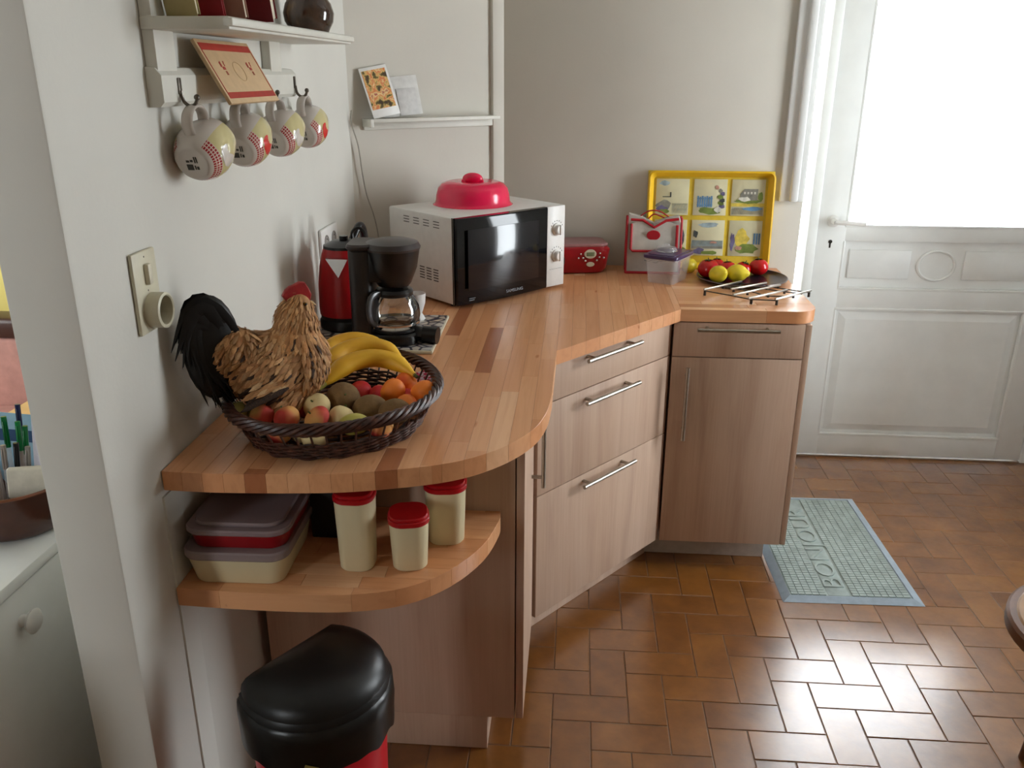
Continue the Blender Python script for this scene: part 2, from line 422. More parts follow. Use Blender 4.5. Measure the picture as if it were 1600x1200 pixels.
window('added_window', -2.0, -3.32, True, .5)  # added out of view to light the dresser side
# sidelight + door frame, with an unseen transom added for more sky light
b = B(); box(b, .854, .892, 1.318, 1.40, 0, 2.50, .004); box(b, 1.868, 1.955, 1.325, 1.40, 0, 2.50, .004); box(b, .816, 1.955, 1.325, 1.40, 2.46, 2.51, .004); box(b, .816, 1.955, 1.325, 1.40, 2.07, 2.125, .004)
box(b, .816, .856, 1.345, 1.40, .36, .41, .003); box(b, .80, .820, 1.322, 1.40, .0, 2.51, .003)
fr = struct('trim_3', b, 'white_paint', 'white frame around the glazed outside door')
b = B(); box(b, .819, .855, 1.372, 1.376, .40, 2.08); box(b, .892, 1.87, 1.372, 1.376, 2.125, 2.46); sl = struct('window_3', b, 'glass', 'narrow bright sidelight strip left of the door')
# glazed door
dr = bpy.data.objects.new('door_1', None); COL.objects.link(dr); dr['kind'] = 'structure'; dr.location = (.894, 1.33, 0)
dr['label'] = 'white panelled outside door with a tall bright pane'
DW = .972
b = B()
box(b, 0, .113, 0, .042, .012, 2.06, .002); box(b, DW-.108, DW, 0, .042, .012, 2.06, .002)
box(b, .112, DW-.107, .0005, .042, .012, .108, .002); box(b, .112, DW-.107, .0005, .042, .672, .757, .002)
box(b, .112, DW-.107, .0005, .042, .950, 1.014, .002); box(b, .112, DW-.107, .0005, .042, 1.96, 2.06, .002)
obj('door_frame', b, 'white_paint', dr)
def raised(x0, x1, z0, z1, name):
    b = B(); box(b, x0, x1, .014, .030, z0, z1)
    w_ = .030
    a = [b.verts.new(p) for p in ((x0+.018, .014, z0+.018), (x1-.018, .014, z0+.018), (x1-.018, .014, z1-.018), (x0+.018, .014, z1-.018))]
    c = [b.verts.new(p) for p in ((x0+.018+w_, .005, z0+.018+w_), (x1-.018-w_, .005, z0+.018+w_), (x1-.018-w_, .005, z1-.018-w_), (x0+.018+w_, .005, z1-.018-w_))]
    for i in range(4): b.faces.new((a[i], a[(i+1) % 4], c[(i+1) % 4], c[i]))
    b.faces.new(c); return obj(name, b, 'white_paint', dr, ang=5)
raised(.112, DW-.108, .108, .672, 'door_panel')
b = B(); x0, x1, z0, z1 = .112, DW-.108, .757, .950; box(b, x0, x1, .014, .030, z0, z1)
for xa, xb in ((x0+.03, .385), (.595, x1-.03)): box(b, xa, xb, .007, .016, z0+.04, z1-.035, .004)
tube(b, [(.49+.072*math.cos(a), .012, (z0+z1)/2+.06*math.sin(a)) for a in [2*PI*i/28 for i in range(28)]], .006, 6, True)
obj('door_panel', b, 'white_paint', dr)
b = B()
for (p, q) in (((.108, 1.012), (DW-.104, 1.012)), ((.108, .756), (DW-.104, .756)), ((.108, .671), (DW-.104, .671)), ((.108, .109), (DW-.104, .109))):
    box(b, p[0], q[0], -.003, .012, p[1]-.006, p[1]+.004, .003)
for x in (.112, DW-.108):
    for za, zb in ((.108, .672), (.757, .95), (1.014, 1.96)): box(b, x-.004, x+.005, -.002, .012, za, zb, .002)
obj('door_moulding', b, 'white_paint', dr)
b = B(); box(b, .112, DW-.107, .018, .022, 1.012, 1.962); obj('pane', b, 'glass', dr)
b = B(); lathe(b, [(0, 0), (.024, 0), (.024, .006), (.012, .009), (.010, .045), (0, .045)], 18, T(.058, 0, 1.03, PI/2)); hd = obj('door_handle', b, 'white_plastic', dr)
b = B(); tube(b, smooth_path([(.055, -.042, 1.03), (.09, -.05, 1.03), (.13, -.05, 1.028), (.17, -.046, 1.026)], 4), .009, 8); obj('lever', b, 'white_plastic', hd)
b = B(); lathe(b, [(0, 0), (.0075, 0), (.0075, .002), (0, .002)], 14, T(.056, 0, .947, PI/2)); box(b, .0528, .0592, -.002, .001, .922, .945, .001); obj('keyhole', b, 'iron', dr)
b = B(); box(b, DW-.012, DW+.02, -.012, .004, .155, .20, .003); lathe(b, [(0, 0), (.008, 0), (.008, .05), (0, .05)], 10, T(DW+.006, -.008, .153)); obj('hinge', b, 'white_plastic', dr)
slab('trim_4', .80, 1.96, 1.33, 1.45, -.003, .006, 'grout', 'threshold under the door')
b = B(); box(b, -6, 8, 1.46, 14, -.2, -.12); struct('terrace', b, pm('pale_terrace', (190, 188, 180), .8), 'pale terrace outside the door')
# dark wood baseboard beside the door
b = B(); box(b, 1.96, 2.25, 1.318, 1.342, 0, .10, .003); struct('baseboard_right', b, pm('brown_baseboard', (110, 66, 34), .4))

# ================================================================== CABINETS
def bar_handle(parent, p0, p1, out, rad=.006):
    """bar between p0 and p1 (on the front face), standing off along out"""
    p0, p1, out = Vector(p0), Vector(p1), Vector(out); b = B(); d = (p1-p0).normalized(); L_ = (p1-p0).length
    tube(b, [p0+out, p1+out], rad, 12)
    for k in (.13, .87):
        q = p0+d*L_*k; tube(b, [q-out*.02, q+out], rad*.8, 10)
    return obj('handle', b, 'metal', parent)
# left (door faces +x)
t = thing('base_cabinet', 'pale oak base cabinet with its side panel facing the bin', 'cabinet', (-.50, -.31, 0))
b = B(); box(b, -.285, .31, -.207, .205, .099, .866, .001); obj('carcass', b, 'laminate', t)
b = B(); box(b, .313, .331, -.2055, .196, .099, .862, .001); d_ = obj('door', b, 'laminate', t)
bar_handle(d_, (.331, .10, .575), (.331, .10, .80), (.030, 0, 0))
b = B(); box(b, -.285, .243, -.206, .205, 0.001, .098, .001); obj('plinth', b, 'laminate', t)
# diagonal drawer unit
A2 = Vector((-.162, -.102, 0)); B2 = Vector((.232, .384, 0)); dd = (B2-A2).normalized(); an = math.atan2(dd.y, dd.x); LL = (B2-A2).length
t = thing('drawer_cabinet', 'pale oak corner unit with three wide drawers set diagonally', 'cabinet', A2, an)
Ri = Matrix.Rotation(-an, 2)
def loc2(x, y): v = Ri @ Vector((x-A2.x, y-A2.y)); return (v.x, v.y)
b = B()
poly = [(.012, .0215), (LL-.012, .0215), loc2(.224, .93), loc2(-.36, .93), loc2(-.78, .60), loc2(-.78, -.10), loc2(-.19, -.10)]
prism(b, poly, .099, .866); obj('carcass', b, 'laminate', t)
for z0, z1 in ((.097, .4865), (.4895, .7515), (.7545, .865)):
    b = B(); box(b, .004, LL-.002, 0, .019, z0, z1, .0012); dq = obj('drawer', b, 'laminate', t)
    hz = {.097: .466, .4895: .722, .7545: .850-.003}[z0]
    bar_handle(dq, (.175, 0, hz), (.425, 0, hz), (0, -.030, 0))
b = B(); box(b, .03, LL+.03, .07, .088, .001, .098); obj('plinth', b, 'laminate', t)
# right cabinet
t = thing('base_cabinet', 'pale oak base cabinet with one drawer above a door, beside the white door', 'cabinet', (.44, .39, 0))
b = B(); box(b, -.20, .212, .0015, .58, .099, .866, .001); obj('carcass', b, 'laminate', t)
for nm, z0, z1 in (('door', .099, .7505), ('drawer', .7535, .863)):
    b = B(); box(b, -.203, .194, -.018, 0, z0, z1, .0012); dq = obj(nm, b, 'laminate', t)
    if nm == 'drawer': bar_handle(dq, (-.135, -.018, .848), (.112, -.018, .848), (0, -.030, 0))
    else: bar_handle(dq, (-.155, -.018, .481), (-.155, -.018, .726), (0, -.030, 0))
b = B(); box(b, .196, .214, -.016, .002, .099, .863, .001); obj('side_panel', b, 'laminate', t)
b = B(); box(b, -.27, .165, .068, .56, .001, .098); obj('plinth', b, pm('grey_plinth', (190, 180, 170), .45), t)

# worktop of beech staves
curve = smooth_path([(-.808, -.855, 0), (-.70, -.857, 0), (-.53, -.845, 0), (-.418, -.823, 0), (-.29, -.776, 0), (-.206, -.704, 0), (-.149, -.610, 0), (-.124, -.510, 0), (-.1165, -.40, 0)], 5)
curve = [(p.x, p.y) for p in curve]
rc = [(.60+.072*math.sin(a), .442-.072*math.cos(a)) for a in [PI/2*i/8 for i in range(9)]]
outline = curve+[(-.1145, -.082), (.254, .370)]+rc+[(.672, .998), (BX+.004, .998), (WX+.002, NY)]
wt = thing('worktop', 'beech butcher block worktop with a rounded end over the oak cabinets', 'worktop', (0, 0, 0))
def inset(poly, d):
    out = []
    n = len(poly)
    for i in range(n):
        p0, p1, p2 = Vector(poly[i-1]), Vector(poly[i]), Vector(poly[(i+1) % n])
        a = (p1-p0).normalized(); c = (p2-p1).normalized(); n1 = Vector((-a.y, a.x)); n2 = Vector((-c.y, c.x)); m_ = (n1+n2)
        m_.normalize(); k = d/max(.4, m_.dot(n1)); out.append(tuple(p1+m_*k))
    return out
core = inset(outline, .004)
b = B(); prism(b, core, ZT-.036, ZT-.0012); obj('core', b, 'stave_core', wt)
def stave(poly, z0, z1, mat, parent):
    g = .00025
    ip = inset(poly, g); b = B()
    bev = .0003
    ip2 = inset(poly, g+bev)
    r0 = [b.verts.new((x, y, z0)) for x, y in ip]; r1 = [b.verts.new((x, y, z1-bev)) for x, y in ip]; r3 = [b.verts.new((x, y, z1)) for x, y in ip2]
    n = len(ip)
    for a, c in ((r0, r1), (r1, r3)):
        for i in range(n): b.faces.new((a[i], a[(i+1) % n], c[(i+1) % n], c[i]))
    b.faces.new(r3); b.faces.new(r0[::-1]); bmesh.ops.triangulate(b, faces=[f_ for f_ in b.faces if len(f_.verts) > 4], ngon_method='EAR_CLIP')
    return obj('stave', b, mat, parent, ang=12)
def ccw(p):
    s = sum(p[i-1][0]*p[i][1]-p[i][0]*p[i-1][1] for i in range(len(p))); return p if s > 0 else p[::-1]
def lay(outl, x0, x1, y0, y1, along, wdt, z0, z1, parent, lens=(.16, .42)):
    n = 0
    if along == 'y':
        x = x0
        while x < x1-1e-6:
            xe = min(x+wdt, x1); y = y0-random.uniform(0, .3)
            if x1-xe < .012: xe = x1
            while y < y1:
                L_ = random.uniform(*lens); p = clip(outl, x, xe, max(y, y0), min(y+L_, y1)); y += L_
                if len(p) > 2 and area(p) > 1e-6: stave(ccw(p), z0, z1, 'stave', parent); n += 1
            x = xe
    else:
        y = y0
        while y < y1-1e-6:
            ye = min(y+wdt, y1); x = x0-random.uniform(0, .3)
            while x < x1:
                L_ = random.uniform(*lens); p = clip(outl, max(x, x0), min(x+L_, x1), y, ye); x += L_
                if len(p) > 2 and area(p) > 1e-6: stave(ccw(p), z0, z1, 'stave_x', parent); n += 1
            y = ye
    return n
SPL = .254
n1 = lay(outline, WX, SPL, -.87, 1.0, 'y', .6955/18, ZT-.038, ZT, wt)
n2 = lay(outline, SPL, .68, .36, 1.0, 'x', .0395, ZT-.038, ZT, wt)
print('staves', n1, n2)
# lower end shelf
sc_ = smooth_path([(-.806, -.868, 0), (-.70, -.872, 0), (-.58, -.872, 0), (-.47, -.863, 0), (-.375, -.832, 0), (-.30, -.765, 0), (-.245, -.665, 0), (-.222, -.56, 0), (-.223, -.5185, 0)], 4)
sp = [(p.x, p.y) for p in sc_]+[(-.806, -.5185)]
sh = thing('end_shelf', 'curved beech shelf fixed below the rounded worktop end', 'shelf', (0, 0, 0))
b = B(); prism(b, inset(sp, .003), .632, .6668); obj('core', b, 'stave_core', sh)
lay(sp, WX, -.20, -.88, -.5185, 'x', .0395, .630, .668, sh, (.1, .3))

# ================================================================== DOORMAT
mat_m = pm('grey_rubber_mat', (168, 182, 178), .45, var=.1, scale=25); mat_b = pm('mat_border_rubber', (156, 170, 182), .4, var=.06)
t = thing('doormat', 'grey rubber doormat embossed BONJOUR lying before the door', 'doormat', (.832, .555, 0), .022)
W2, H2 = .222, .365
b = B()
ro = [b.verts.new((sx*W2, sy*H2, .001)) for sx, sy in ((-1, -1), (1, -1), (1, 1), (-1, 1))]
ri = [b.verts.new((sx*(W2-.028), sy*(H2-.028), .011)) for sx, sy in ((-1, -1), (1, -1), (1, 1), (-1, 1))]
rj = [b.verts.new((sx*(W2-.030), sy*(H2-.030), .007)) for sx, sy in ((-1, -1), (1, -1), (1, 1), (-1, 1))]
for a, c in ((ro, ri), (ri, rj)):
    for i in range(4): b.faces.new((a[i], a[(i+1) % 4], c[(i+1) % 4], c[i]))
obj('border', b, mat_b, t, ang=10)
b = B(); box(b, -W2+.028, W2-.028, -H2+.028, H2-.028, .001, .0068); obj('base', b, mat_m, t)
b = B()
def cells(xa, xb, n):
    cw = (xb-xa)/n; m_ = int(round((2*H2-.066)/.0145)); ch = (2*H2-.066)/m_
    for i in range(n):
        for j in range(m_):
            box(b, xa+cw*i+.0012, xa+cw*(i+1)-.0012, -H2+.033+ch*j+.0012, -H2+.033+ch*(j+1)-.0012, .0065, .0108)
cells(-W2+.033, -W2+.033+.112, 5); cells(.005, W2-.033, 8)
obj('stud_grid', b, mat_m, t, kind='stuff')
b = B(); box(b, -.070, -.002, -H2+.036, H2-.036, .0065, .0078, .0004); obj('word_strip', b, mat_m, t)
text_mesh('BONJOUR', .094, .0028, mat_m, 'lettering', t, (-.036, -.02, .0092), (0, 0, PI/2), sx=1.28, offs=-.0008)

# ================================================================== MICROWAVE
mo = Vector((-.431, .308, ZT)); mang = math.atan2(.717, .697)
t = thing('microwave', 'white microwave oven with a black glass door set across the corner', 'microwave', mo, mang)
MW, MD, H0, H1 = .457, .345, .010, .275
b = B(); box(b, 0, MW, .012, MD, H0, H1, .006); obj('housing', b, 'white_plastic', t)
doorm = NT('black_door_glass'); doorm.set(Base_Color=rgb(10, 11, 15), Roughness=.07); doorm.b.inputs['Specular IOR Level'].default_value = .4
b = B()
n_ = 14
def fr_y(s): return -.006-.012*math.sin(PI*min(1, max(0, s)))
rows = []
for i in range(n_+1):
    s = i/n_; x = .004+s*(.374-.004)
    rows.append([b.verts.new((x, y, z)) for y, z in ((.012, H0), (fr_y(s)+.003, H0), (fr_y(s), H0+.005), (fr_y(s), H1-.005), (fr_y(s)+.003, H1-.001), (.012, H1-.001))])
for a, c in zip(rows, rows[1:]):
    for k in range(6): b.faces.new((a[k], a[(k+1) % 6], c[(k+1) % 6], c[k]))
b.faces.new(rows[0]); b.faces.new(rows[-1][::-1])
dq = obj('door', b, doorm.m, t)
b = B(); box(b, .035, .325, -.0005, .002, H0+.045, H1-.035, .001, Mx=T(0, -.019, 0)); obj('window', b, pm('door_window', (20, 20, 26), .12, coat=.3), dq)
text_mesh('SAMSUNG', .0135, .0004, pm('logo_grey', (150, 152, 158), .4), 'logo', dq, (.222, -.0187, .030), (PI/2, 0, 0), 1.15)
b = B()
for k in range(2): box(b, .042, .066-k*.004, -.0134, -.0125, .028-k*.006, .0305-k*.006)
obj('printed_mark', b, pm('print_grey', (110, 112, 118), .5), dq)
b = B(); box(b, .376, MW-.001, -.004, .014, H0, H1-.001, .003); cp = obj('control_panel', b, 'white_plastic', t)
for z in (.198, .112):
    b = B(); lathe(b, [(0, 0), (.021, 0), (.021, .004), (.0165, .006), (.0155, .017), (.013, .019), (0, .019)], 24, T(.418, -.004, z, PI/2))
    box(b, .4155, .4205, -.0265, -.020, z-.016, z+.016, .001); obj('knob', b, 'white_plastic', t)
b = B()
for z in (.235, .15):
    for k in range(7):
        a = PI*.15+k*PI*.115; box(b, -.001, .001, -.0046, -.0038, -.002, .002, Mx=T(.418+.028*math.cos(a), 0, z-.037+.028*math.sin(a)))
box(b, .388, .445, -.0046, -.0038, .068, .0686); obj('dial_marks', b, 'iron', cp)
VENT = pm('vent_shadow', (96, 92, 90), .8)
for g in range(4):
    b = B()
    for k in range(3): box(b, -.0006, .002, .075+.052*g, .105+.052*g, .236+k*.0085-.0015*g*0, .2385+k*.0085)
    obj('vent', b, VENT, t)
for g in range(3):
    b = B()
    for k in range(5): box(b, -.0006, .002, .085+.036*g, .110+.036*g, .070+k*.0085, .0735+k*.0085)
    obj('vent', b, VENT, t)
b = B(); box(b, -.001, .001, .010, .013, H0, H1); obj('housing_seam', b, 'iron', t)
for x in (.03, MW-.03):
    for y in (.045, MD-.03):
        b = B(); lathe(b, [(0, 0), (.013, 0), (.015, .011), (0, .011)], 14, T(x, y, 0)); obj('foot', b, 'rubber', t)
# pink lid
pink = NT('pink_plastic'); pink.set(Base_Color=rgb(236, 18, 78), Roughness=.22, Subsurface_Weight=0.0); pink.b.inputs['Coat Weight'].default_value = .3
t = thing('plate_cover', 'pink plastic plate cover with a knob lying on the microwave', 'food cover', (-.413, .620, 1.1805))
b = B(); lathe(b, [(.131, .0), (.127, .002), (.121, .010), (.119, .030), (.113, .052), (.100, .066), (.082, .072), (.030, .070), (0, .069), (0, .067), (.030, .068), (.082, .0695), (.098, .063), (.110, .051), (.116, .030), (.118, .010), (.124, .0), (.131, 0)], 48)
for v in b.verts:
    a = math.atan2(v.co.y, v.co.x); rr = math.hypot(v.co.x, v.co.y)
    if rr > .09 and v.co.z < .071 and v.co.z > .008: k = 1+.006*math.cos(a*24); v.co.x *= k; v.co.y *= k
obj('dome', b, pink.m, t)
b = B(); ball(b, (0, 0, .080), .033, .016, .019, u=24, v=14); box(b, -.036, .036, -.010, .010, .064, .078, .004); obj('grip', b, pink.m, t)

# ================================================================== COFFEE MAKER, KETTLE, BOARD
def mosaic():
    t = NT('mosaic_print'); v = t.coord('Object', (1, 1, 1)); vo = t.node('ShaderNodeTexVoronoi', feature='DISTANCE_TO_EDGE'); vo.inputs['Scale'].default_value = 34
    t.link(v, vo.inputs['Vector']); v2 = t.node('ShaderNodeTexVoronoi'); v2.inputs['Scale'].default_value = 34; t.link(v, v2.inputs['Vector'])
    base = t.ramp(v2.outputs['Color'], [(.2, rgb(196, 188, 176)), (.5, rgb(176, 170, 164)), (.8, rgb(190, 172, 150))])
    t.set(Base_Color=t.mix(t.ramp(vo.outputs['Distance'], [(.08, (0, 0, 0, 1)), (.13, (1, 1, 1, 1))]), rgb(40, 40, 56), base), Roughness=.35); return t.m
t = thing('serving_board', 'flat mosaic patterned board under the coffee maker and kettle', 'board', (-.602, .030, ZT), .02)
b = B(); box(b, -.168, .168, -.172, .172, .0005, .010, .002); obj('board_base', b, 'cream_plastic', t)
b = B(); box(b, -.164, .164, -.168, .168, .0095, .0112, .0004); obj('printed_top', b, mosaic(), t)
BZ = ZT+.0114
t = thing('coffee_maker', 'black drip coffee maker with a glass jug on the mosaic board', 'coffee maker', (-.540, -.058, BZ), .05)
b = B(); rbox(b, -.105, .062, -.062, .062, 0, .030, .045, 6, .005); tube(b, [(.045, 0, .022), (.108, -.02, .019)], [.030, .018], 12, flat=.7)
lathe(b, [(.0, .030), (.058, .030), (.060, .034), (.056, .038), (0, .038)], 28, T(-.002, -.0, 0)); obj('base', b, 'black_plastic', t)
b = B(); rbox(b, -.108, -.050, -.052, .060, .02, .247, .020, 5, .003); tk = obj('water_tank', b, 'grey_black', t)
b = B(); rbox(b, -.112, -.045, -.056, .064, .247, .262, .024, 5, .005); obj('tank_lid', b, pm('tank_lid_grey', (60, 54, 54), .35), tk)
b = B(); lathe(b, [(0, .150), (.040, .150), (.046, .158), (.062, .198), (.070, .245), (0, .245)], 32, T(.0, 0, 0)); box(b, -.06, .0, -.045, .045, .165, .243, .006); fh = obj('filter_holder', b, 'black_plastic', t)
b = B(); lathe(b, [(.071, .244), (.073, .250), (.066, .262), (.045, .268), (0, .270)], 32, T(0, 0, 0)); obj('filter_lid', b, pm('lid_grey', (60, 54, 54), .3), fh)
# jug, separate part with its band, lid, handle
b = B(); prof = [(.0, .040), (.052, .040), (.061, .048), (.066, .070), (.063, .096), (.050, .122), (.044, .130)]
lathe(b, prof, 36); jg = obj('glass_jug', b, 'jug_glass', t)
b = B(); lathe(b, [(.0445, .124), (.049, .126), (.050, .134), (.045, .142), (.0, .146)], 32); tube(b, [(.030, -.02, .137), (.0, 0, .145)], .006, 6); obj('jug_lid', b, 'black_plastic', jg)
b = B(); lathe(b, [(.0625, .050), (.0648, .051), (.0650, .056), (.0630, .057)], 36); box(b, -.010, .010, -.070, -.062, .045, .060, .002, Mx=T(rz=-.9)); obj('jug_band', b, 'chrome', jg)
b = B(); tube(b, smooth_path([(-.032, -.036, .134), (-.048, -.058, .132), (-.055, -.068, .105), (-.053, -.066, .075), (-.044, -.052, .056)], 5), .007, 8, flat=1.3); obj('jug_handle', b, pm('smoke_plastic', (70, 70, 72), .2), jg)
b = B(); tube(b, [(.075, -.013, .022), (.113, -.021, .020)], [.022, .023], 16); obj('switch', b, 'black_plastic', t)
b = B(); tube(b, smooth_path([(-.10, -.02, .004), (-.135, -.035, .003), (-.15, -.07, .003), (-.13, -.095, .003), (-.07, -.098, .003), (-.02, -.085, .003)], 5), .0028, 6); obj('power_cord', b, 'black_plastic', t)
# kettle
t = thing('kettle', 'red electric kettle with a black base behind the coffee maker', 'kettle', (-.700, .070, BZ), -.3)
b = B(); lathe(b, [(0, 0), (.074, 0), (.078, .004), (.078, .022), (.074, .028), (.075, .040), (0, .040)], 36); obj('power_base', b, 'black_plastic', t)
b = B(); lathe(b, [(0, .040), (.0765, .040), (.078, .06), (.076, .12), (.070, .17), (.062, .205), (.056, .222), (0, .222)], 36); bd = obj('body', b, 'red_plastic', t)
b = B(); lathe(b, [(.057, .221), (.056, .228), (.03, .240), (.0, .243)], 28); tube(b, [(.0, 0, .24), (.0, 0, .252)], .012, 12); obj('lid', b, 'black_plastic', t)
b = B(); prism(b, [(-.030, 0), (.030, 0), (0, -.052)], 0, .012, Mx=T(.020, -.066, .205, PI/2+.12, 0, .25)); obj('spout_plate', b, 'chrome', t)
b = B(); tube(b, smooth_path([(-.01, .045, .215), (-.0, .075, .262), (.0, .10, .255), (.0, .112, .18), (.0, .10, .10), (.0, .075, .075)], 5), .011, 10); obj('handle', b, 'black_plastic', t)
b = B(); tube(b, smooth_path([(.03, .0, .24), (.028, .0, .262), (.04, .01, .275), (.055, .018, .262), (.055, .02, .235)], 5), .0045, 8); obj('lid_loop', b, 'black_plastic', t)
# small white cup behind jug
t = thing('egg_cup', 'small white plastic cup tucked between coffee maker and microwave', 'cup', (-.520, .145, BZ))
b = B(); lathe(b, [(0, 0), (.020, 0), (.023, .004), (.014, .02), (.024, .05), (.026, .078), (.024, .078), (.02, .05), (0, .03)], 20); obj('cup_body', b, 'white_plastic', t)

# ================================================================== RADIO
t = thing('radio', 'red portable compact disc radio behind the microwave', 'radio', (-.075, .905, ZT), .18)
b = B(); rbox(b, -.125, .118, -.085, .075, .004, .098, .040, 6, .012, .10); obj('case', b, 'dark_red', t)
b = B(); rbox(b, -.118, .111, -.078, .068, .096, .108, .036, 6, .005); obj('disc_lid', b, pm('silver_lid', (170, 120, 120), .3, .3), t)
b = B(); lathe(b, [(0, 0), (.038, 0), (.036, .006), (0, .008)], 24, T(-.088, -.0815, .052, PI/2)); obj('speaker', b, 'iron', t)
b = B(); lathe(b, [(0, 0), (.022, 0), (.020, .004), (0, .004)], 24, T(.040, -.084, .074, PI/2) @ Matrix.Diagonal((1, .75, 1, 1))); dp = obj('display', b, 'cream_plastic', t)
b = B(); box(b, .026, .054, -.0895, -.087, .067, .081, .001); obj('screen', b, pm('lcd_green', (120, 128, 96), .3), dp)
b = B(); lathe(b, [(0, 0), (.015, 0), (.013, .004), (0, .004)], 20, T(.042, -.079, .036, PI/2) @ Matrix.Diagonal((1, .6, 1, 1))); obj('badge', b, 'cream_plastic', t)
bmS = B(); ball(bmS, (0, 0, 0), .0042, u=8, v=6); mb = mesh_of('button', bmS, 'chrome')
for x, z in ((.006, .074), (-.002, .060), (.014, .060), (.022, .050), (.075, .076), (.073, .062), (.088, .060), (.064, .051)): put('button', mb, t, (x, -.085, z))
b = B(); rbox(b, -.10, -.07, -.086, -.08, .088, .100, .004, 3, .001); obj('slider', b, 'cream_plastic', t)

# ================================================================== LUNCH BAG
bagw = pm('white_bag_fabric', (196, 190, 180), .75, var=.08, scale=18, bump=.4); bagr = pm('red_piping', (178, 20, 34), .6)
t = thing('lunch_bag', 'white lunch bag with red piping and a red dot on its flap', 'bag', (.203, .895, ZT), -.02)
b = B()
pr = [(-.095, 0), (.095, 0), (.096, .17), (.088, .205), (.045, .198), (0, .178), (-.045, .200), (-.088, .21), (-.096, .17)]
for v in prism(b, [(x, z) for x, z in pr], -.035, .022, .004): v.co = Vector((v.co.x, -v.co.z*(1-.45*max(0, v.co.y-.08)/.13), v.co.y))
obj('bag_body', b, bagw, t)
b = B()
for v in prism(b, [(-.078, .085), (.078, .085), (.080, .175), (.04, .19), (0, .165), (-.04, .19), (-.080, .178)], -.0025, .0025): v.co = Vector((v.co.x, -.0385+max(0, v.co.y-.10)*.16-v.co.z, v.co.y))
fl = obj('flap', b, bagw, t)
def fy(z): return -.0395+max(0, z-.10)*.16-.002
b = B(); tube(b, [(x, fy(z)-.001, z) for x, z in ((-.080, .178), (-.080, .09), (-.074, .083), (.074, .083), (.080, .09), (.080, .175))], .0048, 6, cap=True)
tube(b, [(x, fy(z)-.001, z) for x, z in ((-.083, .192), (-.04, .19), (0, .166), (.04, .19), (.084, .196))], .005, 6)
obj('flap_piping', b, bagr, fl)
b = B(); lathe(b, [(0, 0), (.024, 0), (.023, .002), (0, .0025)], 28, T(-.002, -.0362, .139, PI/2+.15) @ Matrix.Diagonal((1, .78, 1, 1))); obj('red_dot', b, bagr, fl)
b = B()
for s in (-1, 1):
    tube(b, [(s*.095, -.036, .002), (s*.096, -.034, .10), (s*.095, -.022, .20)], .0045, 6)
    tube(b, [(s*.095, .021, .002), (s*.096, .019, .10), (s*.095, .012, .20)], .0045, 6)
tube(b, [(-.096, -.036, .004), (.096, -.036, .004)], .005, 6); obj('piping', b, bagr, t)
b = B(); tube(b, smooth_path([(-.055, .0, .195), (-.028, -.004, .216), (.0, -.006, .222), (.028, -.004, .214), (.055, 0, .195)], 5), .0042, 6, flat=.6)
tube(b, smooth_path([(-.02, .01, .190), (.0, .012, .206), (.03, .012, .196), (.045, .01, .19)], 5), .004, 6, flat=.6); obj('carry_handle', b, bagr, t)
b = B()
for x, z, l in ((-.03, .05, .03), (-.0, .044, .02), (.02, .05, .02)): tube(b, [(x, -.0385, z), (x+l*.6, -.0385, z-.004), (x+l, -.0385, z+.002)], .0012, 5)
obj('stitched_motif', b, 'iron', t)

# ================================================================== PLASTIC TUB
purple = pm('purple_plastic', (66, 48, 86), .3, coat=.2)
t = thing('food_tub', 'clear plastic tub with a purple lid in front of the lunch bag', 'food box', (.248, .765, ZT), -.49)
b = B()
for (z0, z1, k0, k1) in ((.001, .088, .84, 1.0),):
    rbox(b, -.056, .056, -.078, .078, z0, z1, .016, 4, 0, .15)
bmesh.ops.delete(b, geom=[f_ for f_ in b.faces if len(f_.verts) > 8 and f_.calc_center_median().z > .05], context='FACES_ONLY')
obj('tub_body', b, 'clear_plastic', t)
b = B(); tube(b, [(x*1.01, y*1.01, .083) for x, y in ((-.055, -.077), (.055, -.077), (.055, .077), (-.055, .077))], .0035, 6, True); obj('tub_rim', b, 'clear_plastic', t)
b = B(); rbox(b, -.063, .063, -.084, .084, .086, .098, .018, 4, .002); rbox(b, -.050, .050, -.070, .070, .097, .1005, .014, 4, .001); ld = obj('lid', b, purple, t)
t = thing('glass_lid', 'small clear lid lying on the purple tub lid', 'lid', (.240, .77, ZT+.1010), .3)
b = B(); lathe(b, [(.036, 0), (.037, .003), (.033, .014), (.012, .018), (.010, .024), (0, .026)], 28); obj('lid_dome', b, 'clear_plastic', t)
b = B(); tube(b, [(.0365*math.cos(a), .0365*math.sin(a), .002) for a in [2*PI*i/24 for i in range(24)]], .0018, 6, True); obj('rim', b, 'chrome', t)

# ================================================================== YELLOW PICTURE TRAY
ym = pm('yellow_tray', (232, 184, 22), .4, var=.05, scale=10, coat=.15); ym2 = pm('yellow_tray_inner', (222, 190, 60), .45, var=.05)
cream = pm('picture_paper', (212, 206, 170), .5, var=.05, scale=12)
pc = {k: pm('paint_'+k, c, .6, var=.18, scale=40) for k, c in dict(blue=(96, 140, 178), sky=(168, 186, 190), green=(120, 138, 62), purple=(112, 104, 140), grey=(140, 138, 126), yellow=(220, 196, 84), dark=(70, 74, 70), pink=(200, 150, 130), white=(222, 220, 206)).items()}
t = thing('serving_tray', 'yellow tray with six garden and seaside pictures leaning on the wall', 'tray', (.406, .964, ZT+.001), (-.085, 0, 0))
TW, TH = .225, .350
b = B(); box(b, -TW, TW, 0, .006, 0, TH, .002); obj('tray_floor', b, ym2, t)
b = B()
rp = [(TW-.020, TH-.02), (-TW+.020, TH-.02), (-TW+.020, .02), (TW-.020, .02)]
